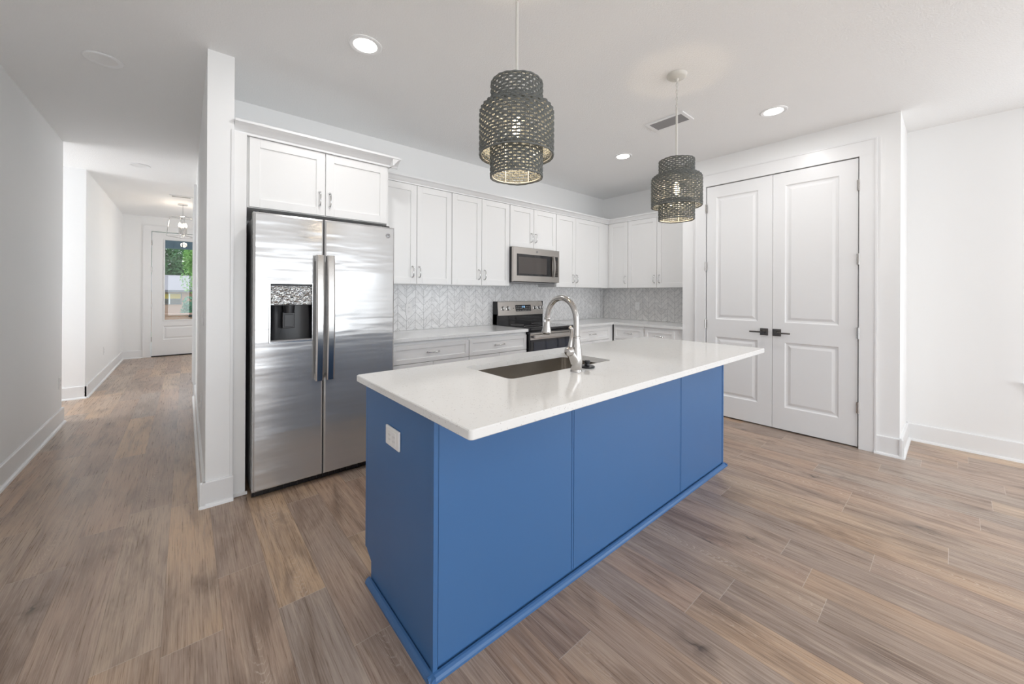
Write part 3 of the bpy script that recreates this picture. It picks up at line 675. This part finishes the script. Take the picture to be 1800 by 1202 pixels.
mb = MB(TC)
for k, dg in enumerate(('bc', 'abged', None, 'abcdef', 'abcdef')):
    u = 3.124+k*0.0125
    if dg is None:
        for z in (1.119, 1.127): mb.box(u+0.002, u+0.004, 0.0042, 0.0048, z, z+0.002)
        continue
    for ch in dg:
        x0_, y0_, x1_, y1_ = SEG[ch]; mb.box(u+x0_*0.008-0.0006, u+x1_*0.008+0.0006, 0.0042, 0.0048, 1.114+y0_*0.018-0.0006, 1.114+y1_*0.018+0.0006)
mb.build('clock_digits', DISP, p_)
mb = MB(TC)
for j in range(3):
    for i in range(9):
        if j == 2 and 2 < i < 6: continue
        if j == 1 and 3 < i < 5: continue
        mb.box(3.042+i*0.0265, 3.056+i*0.0265, 0.004, 0.0045, 1.078+j*0.022, 1.084+j*0.022)
mb.build('button_print', WHITETXT, p_)
MB(TC).lathe([(0.006, 0.0005), (0.006, 0.003)], (2.996, 0, 1.108), 'y', 14).build('indicator_light', BLACK, t)

# ------------------------------------------------------------------ island
bx0, bx1, by0, by1 = 0.634, 3.072, 1.134, 1.7735
t = thing('kitchen_island', 'deep blue painted kitchen island base with flat panels', 'island', ((bx0+bx1)/2, (by0+by1)/2, 0))
mb = B(bx0+0.006, bx1-0.006, by0+0.006, by1-0.075, 0, 0.62).box(bx0+0.006, bx1-0.006, by1-0.075, by1-0.02, 0.105, 0.62)
mb.box(bx0+0.006, 1.03, by0+0.006, by1-0.02, 0.62, 0.8825).box(1.89, bx1-0.006, by0+0.006, by1-0.02, 0.62, 0.8825).box(1.03, 1.89, by0+0.006, 1.235, 0.62, 0.8825).box(1.03, 1.89, 1.665, by1-0.02, 0.62, 0.8825)
mb.build('body', BLUE, t)
# end panels with the toe-kick notch
for xa, xb in ((bx0, bx0+0.0055), (bx1-0.0055, bx1)):
    prof = [(by0+0.012, 0.0), (by1-0.075, 0.0), (by1-0.075, 0.088), (by1-0.058, 0.098), (by1-0.030, 0.112), (by1-0.022, 0.120), (by1-0.022, 0.8835), (by0+0.012, 0.8835)]
    MB().prism(prof, 'x', xa, xb).build('end_panel', BLUE, t)
# vertical edge strips
for xa in (bx0-0.004, bx1-0.014):
    B(xa, xa+0.018, by0-0.003, by0+0.0118, 0.0, 0.8835, bv=0.0015).build('corner_strip', BLUE, t)
    B(xa+0.004, xa+0.016, by1-0.0215, by1, 0.120, 0.8835, bv=0.0015).build('corner_strip', BLUE, t)
seams = [bx0+0.0145, 1.339, 2.387, bx1-0.0145]
for i in range(3):
    a, c = seams[i]+0.002, seams[i+1]-0.003
    B(a+(0.012 if i else 0), c, by0, by0+0.0058, 0.030, 0.8835, bv=0.001).build('front_panel', BLUE, t)
    if i: B(seams[i]+0.002, seams[i]+0.013, by0+0.002, by0+0.0058, 0.030, 0.8835).build('seam_batten', BLUE, t)
shoe = [(0, 0), (-0.022, 0), (-0.021, 0.008), (-0.016, 0.016), (-0.008, 0.021), (0, 0.022)]
MB().prism([(by0-0.003+p[0], p[1]) for p in shoe], 'x', bx0-0.026, bx1+0.022).build('shoe_moulding', BLUE, t)
MB().prism([(bx0-0.0042+p[0], p[1]) for p in shoe], 'y', by0-0.025, by1-0.072).build('shoe_moulding', BLUE, t)
MB().prism([(bx1+0.0042-p[0], p[1]) for p in shoe], 'y', by0-0.025, by1-0.072).build('shoe_moulding', BLUE, t)
TK = lambda u, ww, v: (u, by1-0.02+ww, v)
for a, c, hu in ((0.65, 1.02, 0.98), (1.03, 1.45, 1.41), (1.46, 1.88, 1.50), (2.50, 2.77, 2.73), (2.78, 3.06, 2.82)):
    d = shaker('door', TK, a, c, 0.12, 0.87, t, BLUE); pull(tf(TK, 0.019), hu, 0.78, 0.098, True, d)
dwp = MB(TK).box(1.89, 2.49, 0, 0.019, 0.12, 0.87).build('fixed_panel', BLUE, t)
# island worktop with sink cut-out
ix0, ix1, iy0, iy1 = 0.592, 3.072, 0.863, 1.785
sx0, sx1, sy0, sy1 = 1.080, 1.836, 1.265, 1.632
bm = bmesh.new()
def rrect(x0, x1, y0, y1, r_, n=5):
    out = []
    for cx, cy, a0 in ((x1-r_, y0+r_, -PI/2), (x1-r_, y1-r_, 0), (x0+r_, y1-r_, PI/2), (x0+r_, y0+r_, PI)):
        for i in range(n+1): a = a0+PI/2*i/n; out.append((cx+r_*math.cos(a), cy+r_*math.sin(a)))
    return out
outer = rrect(ix0, ix1, iy0, iy1, 0.012); inner = rrect(sx0, sx1, sy0, sy1, 0.03); ne = len(outer)
mb = MB(); bev = 0.003
def loop(pts, z, ins=0, cx=(ix0+ix1)/2, cy=(iy0+iy1)/2):
    return [(p[0]-math.copysign(ins, p[0]-cx), p[1]-math.copysign(ins, p[1]-cy), z) for p in pts]
Ls = [loop(inner, 0.884), loop(outer, 0.884, bev), loop(outer, 0.884+bev), loop(outer, 0.914-bev), loop(outer, 0.914, bev), loop(inner, 0.914, -0.0, (sx0+sx1)/2, (sy0+sy1)/2)]
vs_ = [p for L in Ls for p in L]; fs = []
for i in range(6):
    j = (i+1) % 6
    for k in range(ne): l = (k+1) % ne; fs.append((i*ne+k, i*ne+l, j*ne+l, j*ne+k))
mb.add(vs_, fs); tag(mb.build('countertop', QUARTZ), 'large white speckled quartz countertop on the blue island', 'countertop')
bm.free()
# sink
mb = MB(); si = 0.004
L1 = rrect(sx0-si, sx1+si, sy0-si, sy1+si, 0.03); L0 = rrect(sx0-0.02, sx1+0.02, sy0-0.02, sy1+0.02, 0.04)
seq = [(L0, 0.8832), (L1, 0.8832), (L1, 0.70), (rrect(sx0+0.01, sx1-0.01, sy0+0.01, sy1-0.01, 0.03), 0.676), (rrect(sx0+0.35, sx1-0.35, sy0+0.16, sy1-0.16, 0.015), 0.672)]
vs_ = [(p[0], p[1], z) for L, z in seq for p in L]
fs = [(i*ne+k, i*ne+(k+1) % ne, (i+1)*ne+(k+1) % ne, (i+1)*ne+k) for i in range(len(seq)-1) for k in range(ne)]
fs.append(tuple(range((len(seq)-1)*ne, len(seq)*ne))); mb.add(vs_, fs); mb.smooth = True
t = thing('sink', 'undermount stainless steel sink set in the island countertop', 'sink', ((sx0+sx1)/2, (sy0+sy1)/2, 0.67))
mb.build('basin', SINKM, t)
MB().lathe([(0.055, 0.6715), (0.055, 0.675), (0.042, 0.676), (0.036, 0.673)], ((sx0+sx1)/2, (sy0+sy1)/2, 0), 'z', 28).build('drain', CHROME, t)

# faucet
fxx, fyy = 1.437, 1.195
t = thing('faucet', 'tall brushed nickel gooseneck pull-down faucet on the island', 'faucet', (fxx, fyy, 0.914))
MB().lathe([(0.029, 0.9143), (0.029, 0.918), (0.0265, 0.922), (0.0265, 0.926), (0.0275, 0.930), (0.030, 0.955), (0.0305, 0.975), (0.028, 1.005), (0.022, 1.045), (0.0175, 1.072), (0.0175, 1.076), (0.020, 1.079), (0.020, 1.084), (0.0165, 1.087)], (fxx, fyy, 0), 'z', 36).build('body', NICKEL, t)
pts = [(fxx, fyy, z) for z in (1.083, 1.10, 1.13, 1.155)]
r_ = 0.097
for i in range(1, 23):
    a = PI*(1-i/24*1.08); pts.append((fxx, fyy+r_+r_*math.cos(a), 1.160+r_*1.12*math.sin(a)))
MB().tube(pts, 0.0145, 20).build('spout', NICKEL, t)
pe = Vector(pts[-1]); dv = (pe-Vector(pts[-2])).normalized()
hp = [(0.0150, -0.004), (0.0175, 0.0), (0.0175, 0.004), (0.0150, 0.008), (0.0155, 0.020), (0.019, 0.045), (0.0245, 0.068), (0.0255, 0.076), (0.0245, 0.080), (0.0225, 0.083)]
mb = MB().tube([pe+dv*h for _, h in hp], [q for q, _ in hp], 28)
hd = mb.build('spray_head', NICKEL, t)
MB().tube([pe+dv*0.083, pe+dv*0.0865], 0.018, 20).build('spray_face', BLACKM, hd)
bt_ = MB(); c = pe+dv*0.016+Vector((-0.016, 0, 0)); bt_.tube([c-Vector((0.001, 0, 0.006)), c-Vector((0.001, 0, -0.006))], 0.004, 8); bt_.build('spray_button', CHROME, hd)
# side valve and lever
mb = MB().tube([(fxx-0.004, fyy, 0.958), (fxx-0.018, fyy, 0.978), (fxx-0.034, fyy, 0.998), (fxx-0.044, fyy, 1.012)], [0.0265, 0.0245, 0.0215, 0.0185], 24)
bc = Vector((fxx-0.050, fyy, 1.016)); bd = Vector((-0.6, 0, 0.8))
mb.tube([bc+bd*0.0245*math.sin(q) for q in [-1.35+2.7*i/10 for i in range(11)]], [0.0245*math.cos(q) for q in [-1.35+2.7*i/10 for i in range(11)]], 24)
mb.build('valve', NICKEL, t)
mb = MB().tube([(fxx-0.050, fyy, 1.020), (fxx-0.046, fyy-0.002, 1.045), (fxx-0.043, fyy-0.004, 1.070), (fxx-0.043, fyy-0.008, 1.100), (fxx-0.049, fyy-0.012, 1.122), (fxx-0.060, fyy-0.014, 1.130), (fxx-0.066, fyy-0.014, 1.124)], [0.013, 0.010, 0.0085, 0.009, 0.010, 0.0095, 0.006], 18)
mb.build('lever', NICKEL, t)

t = thing('sink_stopper', 'round black sink stopper lying on the island beside the faucet', 'stopper', (1.556, 1.222, 0.914))
MB().lathe([(0.036, 0.9142), (0.039, 0.917), (0.039, 0.921), (0.034, 0.924), (0.014, 0.926)], (1.556, 1.222, 0), 'z', 32).build('disc', BLACKM, t)
MB().lathe([(0.013, 0.925), (0.012, 0.936), (0.016, 0.941), (0.016, 0.947), (0.012, 0.950)], (1.556, 1.222, 0), 'z', 24).build('grip', BLACKM, t)

# island outlet, wide plate
Ti = side(bx0)
t = thing('wall_outlet', 'wide white outlet plate on the end of the blue island', 'outlet', (bx0, 1.4605, 0.675), 'white wall outlets')
MB(Ti).box(1.396, 1.525, 0.0005, 0.009, 0.673, 0.751, bv=0.004).build('cover_plate', PLATE, t)
for u in (1.440, 1.481):
    r = MB(Ti).box(u-0.015, u+0.015, 0.009, 0.0105, 0.686, 0.738, bv=0.002).build('socket', PLATE, t)
    MB(Ti).box(u-0.006, u-0.004, 0.0105, 0.0109, 0.716, 0.724).box(u+0.004, u+0.006, 0.0105, 0.0109, 0.716, 0.724).box(u-0.006, u-0.004, 0.0105, 0.0109, 0.698, 0.706).box(u+0.004, u+0.006, 0.0105, 0.0109, 0.698, 0.706).build('slot', VENTD, r)

# ------------------------------------------------------------------ pendants
def weave(tiers, seed):
    """(radius function of height, z0, z1) tiers of two-cord rows weaving around vertical stakes"""
    out = []
    for ti, (prof, ribs) in enumerate(tiers):
        mb = MB(); n = len(prof); cr_ = 0.0024
        for i, (r_, z) in enumerate(prof):
            edge = i in (0, n-1)
            seg = ribs*3
            for cord in ((0, 1) if not edge else (0,)):
                amp = 0.0030 if not edge else 0.0008
                ph = (i % 2)*PI + 0.12*i
                pts = []
                for k in range(seg):
                    a = 2*PI*k/seg; q = r_ + amp*math.sin(a*ribs/2+ph)
                    zz = z + (cord*0.0045-0.00225 if not edge else 0) + 0.0011*math.sin(a*5+i+seed) + 0.0006*math.sin(a*ribs/2+ph+1)
                    pts.append((q*math.cos(a), q*math.sin(a), zz))
                mb.tube(pts, cr_ if not edge else 0.0046, 5, closed=True)
        for k in range(ribs):
            a = 2*PI*(k+0.5)/ribs
            mb.tube([(p[0]*math.cos(a), p[0]*math.sin(a), p[1]) for p in prof], 0.0023, 5)
        out.append(mb)
    return out
def rows(z0, z1, f_, pitch=0.0122):
    n = max(2, int(round((z1-z0)/pitch))); return [(f_(z0+(z1-z0)*i/n), z0+(z1-z0)*i/n) for i in range(n+1)]
Z0 = 1.786
up_p = rows(2.066, 2.176, lambda z: 0.108)
mid_p = rows(1.876, 2.048, lambda z: 0.155) + [(0.1535, 2.060), (0.147, 2.070), (0.134, 2.079), (0.118, 2.084)]
low_p = rows(1.786, 1.905, lambda z: 0.109)
def pendant(label, px_, py_):
    t = thing('pendant_light', label, 'pendant light', (px_, py_, Z0), 'woven pendant lights above the island')
    def sh(mb): mb.v = [q+Vector((px_, py_, 0)) for q in mb.v]; return mb
    for mb, nm in zip(weave([(up_p, 40), (mid_p, 56), (low_p, 40)], 1), ('upper_shade', 'middle_shade', 'lower_shade')):
        o = sh(mb).build(nm, ROPE, t, recalc=False)
    # inner metal frame
    mb = MB()
    for r_, z in ((0.103, 2.172), (0.103, 2.072), (0.149, 2.05), (0.149, 1.880), (0.104, 1.905), (0.104, 1.790)):
        mb.tube([(r_*math.cos(2*PI*i/40), r_*math.sin(2*PI*i/40), z) for i in range(40)], 0.0022, 6, closed=True)
    for k in range(6):
        a = 2*PI*k/6+0.3; c_, s_ = math.cos(a), math.sin(a)
        mb.tube([(0.103*c_, 0.103*s_, 2.172), (0.103*c_, 0.103*s_, 1.790)], 0.0022, 6)
        mb.tube([(0.149*c_, 0.149*s_, 2.05), (0.149*c_, 0.149*s_, 1.880), (0.104*c_, 0.104*s_, 1.880)], 0.0022, 6)
        mb.tube([(0, 0, 2.172), (0.103*c_, 0.103*s_, 2.172)], 0.002, 6)
    sh(mb).build('inner_frame', CREAM, t)
    mb = MB().lathe([(0.008, 2.10), (0.020, 2.095), (0.020, 2.040)], (0, 0, 0), 'z', 20)
    sk = sh(mb).build('socket', CREAM, t)
    mb = MB().lathe([(0.010, 2.042), (0.012, 2.03), (0.016, 2.010), (0.019, 1.990), (0.016, 1.968), (0.006, 1.956)], (0, 0, 0), 'z', 20)
    sh(mb).build('bulb', BULB, t)
    sh(MB().tube([(0, 0, 2.095), (0, 0, 2.530)], 0.0065, 12)).build('rod', CREAM, t)
    # chain, wire and loops
    mb = MB(); z = 2.533
    for i in range(7):
        L = 0.027; pts = []
        for k in range(14):
            a = 2*PI*k/14; d_ = 0.007*math.cos(a); h_ = L/2*math.sin(a)
            pts.append((d_, 0, z+L/2+h_) if i % 2 else (0, d_, z+L/2+h_))
        mb.tube(pts, 0.0018, 6, closed=True); z += 0.0235
    mb.tube([(0.003, 0.002, 2.53), (0.006, 0, 2.60), (0.001, 0.004, 2.66), (0.003, 0, 2.73)], 0.0016, 6)
    sh(mb).build('chain', CREAM, t)
    mb = MB().lathe([(0.006, H-0.045), (0.010, H-0.040), (0.012, H-0.028), (0.050, H-0.022), (0.060, H-0.014), (0.064, H-0.001)], (0, 0, 0), 'z', 36)
    sh(mb).build('canopy', CREAM, t)
    l = bpy.data.lights.new('pendant_bulb_light', 'POINT'); l.energy = 4.5; l.color = (1, 0.78, 0.52); l.shadow_soft_size = 0.03
    lo = bpy.data.objects.new('pendant_bulb_light', l); C.objects.link(lo); lo.parent = t; lo.location = (0, 0, 1.93-Z0)
    return t
pendant('grey woven rope pendant nearest the camera, hanging over the island sink', 1.065, 1.217)
pendant('farther grey woven rope pendant, hanging left of the pantry doors', 2.478, 1.210)

# ------------------------------------------------------------------ ceiling fixtures
def downlight(label, x, y, lit, r_=0.093, grp='round recessed ceiling lights', watts=6.6):
    t = thing('ceiling_light', label, 'ceiling light', (x, y, H), grp)
    MB().lathe([(r_, H-0.0005), (r_, H-0.004), (r_*0.93, H-0.008), (r_*0.74, H-0.006), (r_*0.68, H-0.002)], (x, y, 0), 'z', 40, cap=False).build('trim_ring', TRIM, t)
    if lit:
        l = bpy.data.lights.new('led_light', 'AREA'); l.shape = 'DISK'; l.size = 0.12; l.energy = watts; l.color = (1, 0.99, 0.985)
        lo = bpy.data.objects.new('led_light', l); C.objects.link(lo); lo.parent = t; lo.location = (0, 0, -0.012)
    MB().lathe([(r_*0.72, H-0.0035), (r_*0.3, H-0.0045), (0.004, H-0.0045)], (x, y, 0), 'z', 40).build('lens', LED if lit else LENS, t)
downlight('round lit ceiling light just in front of the refrigerator, left of the near pendant', 0.797, 2.272, True)
downlight('round lit ceiling light in front of the pantry doors', 3.551, 0.944, True)
downlight('small round lit ceiling light deep in the kitchen corner', 3.522, 2.301, True)
downlight('large unlit round ceiling light at the near end of the hall', -0.403, 3.502, False)
downlight('unlit round ceiling light farther down the hall', -0.417, 6.170, False)
for x, y in ((-0.1, -1.1), (2.3, -1.5), (-0.1, -3.5), (2.3, -3.6)): downlight('unseen lit ceiling light added over the living area as fill', x, y, True, grp='added living area fill lights', watts=4)  # extra downlights behind the camera, added as fill for the room
def vent(label, x0, x1, y0, y1, lx):
    t = thing('ceiling_vent', label, 'ceiling vent', ((x0+x1)/2, (y0+y1)/2, H-0.01), 'rectangular ceiling vents')
    m_ = 0.026
    MB().rings(0, 1, 0, 1, [(0, 0)], fill=False)
    mb = B(x0, x1, y0, y0+m_, H-0.010, H-0.0005).box(x0, x1, y1-m_, y1, H-0.010, H-0.0005).box(x0, x0+m_, y0+m_, y1-m_, H-0.010, H-0.0005).box(x1-m_, x1, y0+m_, y1-m_, H-0.010, H-0.0005)
    mb.build('frame', TRIM, t)
    B(x0+m_, x1-m_, y0+m_, y1-m_, H-0.002, H-0.0006).build('backing', mat('vent interior', (0.10, 0.10, 0.10), 0.7), t)
    mb = MB(); n = 7
    for i in range(n):
        q = (i+0.5)/n
        if lx: a = x0+m_+(x1-x0-2*m_)*q; mb.add([(a+0.009, y0+m_, H-0.010), (a+0.009, y1-m_, H-0.010), (a-0.006, y1-m_, H-0.003), (a-0.006, y0+m_, H-0.003), (a+0.007, y0+m_, H-0.011), (a+0.007, y1-m_, H-0.011), (a-0.008, y1-m_, H-0.004), (a-0.008, y0+m_, H-0.004)], [(0, 1, 2, 3), (4, 5, 6, 7), (0, 1, 5, 4), (1, 2, 6, 5), (2, 3, 7, 6), (3, 0, 4, 7)])
        else: a = y0+m_+(y1-y0-2*m_)*q; mb.box(x0+m_, x1-m_, a-0.004, a+0.004, H-0.009, H-0.003)
    mb.build('louvres', VENTD, t)
vent('white ceiling vent with grey louvres behind the far pendant', 2.997, 3.200, 1.415, 1.745, True)
vent('white ceiling vent down the hall before the chandelier', -0.20, 0.07, 7.70, 7.84, False)

# ------------------------------------------------------------------ entry chandelier
cx_, cy_ = -0.050, 8.42
t = thing('lantern_chandelier', 'open-frame nickel lantern chandelier with candle bulbs before the front door', 'chandelier', (cx_, cy_, 2.19))
zt, zb = 2.526, 2.20
topc = [(cx_+0.165*math.cos(a), cy_+0.165*math.sin(a), zt) for a in [PI/4*0+0.15+PI/2*i for i in range(4)]]
botc = [(cx_+0.205*math.cos(a), cy_+0.205*math.sin(a), zb) for a in [0.15+PI/2*i for i in range(4)]]
mb = MB()
for i in range(4):
    j = (i+1) % 4
    mb.tube([topc[i], topc[j]], 0.006, 6).tube([botc[i], botc[j]], 0.006, 6).tube([topc[i], botc[i]], 0.006, 6)
    mb.tube([topc[i], (cx_, cy_, zt+0.02)], 0.005, 6)
mb.build('frame', CHROME, t)
MB().tube([(cx_, cy_, H-0.02), (cx_, cy_, 2.20)], 0.006, 8).lathe([(0.065, H-0.022), (0.065, H-0.001)], (cx_, cy_, 0), 'z', 24).lathe([(0.012, 2.20), (0.016, 2.215), (0.006, 2.23)], (cx_, cy_, 0), 'z', 16).build('stem', CHROME, t)
for i in range(4):
    a = 0.6+PI/2*i; x, y = cx_+0.048*math.cos(a), cy_+0.048*math.sin(a)
    cnd = MB().tube([(cx_, cy_, 2.245), (x, y, 2.245), (x, y, 2.25)], 0.005, 6).lathe([(0.014, 2.25), (0.014, 2.36)], (x, y, 0), 'z', 14).build('candle', CHROME, t)
    MB().lathe([(0.008, 2.361), (0.017, 2.385), (0.015, 2.405), (0.004, 2.435)], (x, y, 0), 'z', 14).build('bulb', BULB, cnd)
l = bpy.data.lights.new('chandelier_light', 'POINT'); l.energy = 6; l.color = (1, 0.83, 0.66); l.shadow_soft_size = 0.06
lo = bpy.data.objects.new('chandelier_light', l); C.objects.link(lo); lo.parent = t; lo.location = (0, 0, 0.22)

# ------------------------------------------------------------------ outdoors beyond the front door
struct('porch', B(-3, 4, YD+0.12, 13.4, -0.2, -0.03), CONC)
gmb = MB().add([(-40, 13.4, -0.35), (40, 13.4, -0.35), (40, 25, -0.65), (-40, 25, -0.65), (-40, 60, -1.6), (40, 60, -1.6), (-40, 90, -1.6), (40, 90, -1.6)], [(0, 1, 2, 3), (3, 2, 5, 4), (4, 5, 7, 6)])
struct('ground', gmb, GRASS)
mb = B(-3, 4, 13.0, 13.12, 2.385, 2.9)
for i in range(44): mb.box(-3+i*0.16, -3+i*0.16+0.012, 12.985, 13.0, 2.385, 2.9)
struct('porch_beam', mb, SIDING)
struct('porch_ceiling', B(-3, 4, YD+0.12, 13.12, 2.9, 2.95), SIDING)
t = thing('brick_house', 'low brick house with pale roof across the street', 'house', (-1, 62, -1.6))
B(-9, 3, 60.2, 66, -1.6, 1.3).build('wall', BRICK, t)
mb = MB().prism([(59.6, 1.42), (63.1, 3.30), (66.6, 1.42)], 'x', -9.5, 3.5); mb.build('roof', ROOF, t)
B(-9.5, 3.5, 59.5, 59.62, 1.20, 1.44).build('fascia', FASCIA, t)
wdw = B(-2.9, -0.42, 60.1, 60.22, -0.25, 1.05).build('window', FASCIA, t)
B(-2.8, -0.5, 60.04, 60.10, 0.42, 1.0).build('curtain', CURT, wdw)
B(-2.8, -0.5, 60.05, 60.10, -0.15, 0.34).build('pane', mat('dark house pane', (0.10, 0.09, 0.08), 0.2), wdw)
B(-1.55, -1.45, 60.0, 60.06, -0.22, 1.02).build('mullion', TRIM, wdw)
tag(B(-6, 0.5, 25, 25.3, -0.75, 0.12).box(-6.05, 0.55, 24.96, 25.34, 0.12, 0.20).build('garden_wall', BRICK), 'low brick garden wall seen through the front door glass', 'garden wall')
tag(B(0.09, 0.34, 24.80, 24.955, 0.02, 0.13, bv=0.01).build('dark_box', BLACKM), 'small black box on the front of the brick garden wall', 'box')
def foliage(name, cx, cy, cz, rx, ry, rz, n, sz, m, trunk, label, cat, seed, grp=None):
    rnd = random.Random(seed); t = thing(name, label, cat, (cx, cy, cz-rz if not trunk else trunk), grp)
    mb = MB()
    lumps = [(rnd.uniform(-0.6, 0.6), rnd.uniform(-0.6, 0.6), rnd.uniform(-0.6, 0.6), rnd.uniform(0.35, 0.6)) for _ in range(14)]
    for i in range(n):
        lx, ly, lz, lr = rnd.choice(lumps)
        d = Vector((rnd.gauss(0, 1), rnd.gauss(0, 1), rnd.gauss(0, 1))).normalized()*lr*rnd.uniform(0.75, 1.0)
        c = Vector((cx+(lx+d.x)*rx, cy+(ly+d.y)*ry, cz+(lz+d.z)*rz))
        a = Vector((rnd.uniform(-1, 1), rnd.uniform(-1, 1), rnd.uniform(-1, 1))).normalized(); b_ = a.orthogonal().normalized(); s_ = sz*rnd.uniform(0.6, 1.3)
        mb.add([c-a*s_, c-b_*s_*0.6, c+a*s_, c+b_*s_*0.6], [(0, 1, 2, 3)])
    mb.build('foliage', m, t, recalc=False)
    if trunk: MB().tube([(cx, cy, trunk), (cx+0.05, cy, (trunk+cz)/2), (cx, cy, cz)], [0.25, 0.18, 0.08], 10).build('trunk', BARK, t)
for i, (x, y, z, r_) in enumerate(((-4.6, 70, 4.0, 3.0), (-2.0, 76, 5.0, 3.4), (0.4, 70, 4.2, 2.4), (4.9, 70, 4.8, 2.4))):
    foliage('tree', x, y, z, r_*0.9, r_*0.6, r_*1.25, 4200, 0.20, LEAFD, -1.6, ('dark green tree behind the brick house, leftmost in the door glass', 'dark green tree behind the brick house, second from the left', 'dark green tree behind the brick house, third from the left', 'dark green tree behind the brick house, rightmost')[i], 'tree', i+3, 'dark trees behind the brick house')
foliage('tree', 0.75, 40, 3.3, 1.15, 1.0, 2.1, 4200, 0.09, LEAFL, -1.1, 'bright light green tree before the brick house', 'tree', 21)
foliage('bush', 0.42, 28, 0.30, 0.62, 0.5, 0.75, 2600, 0.05, LEAFB, None, 'rounded dark green bush behind the brick garden wall', 'bush', 31)
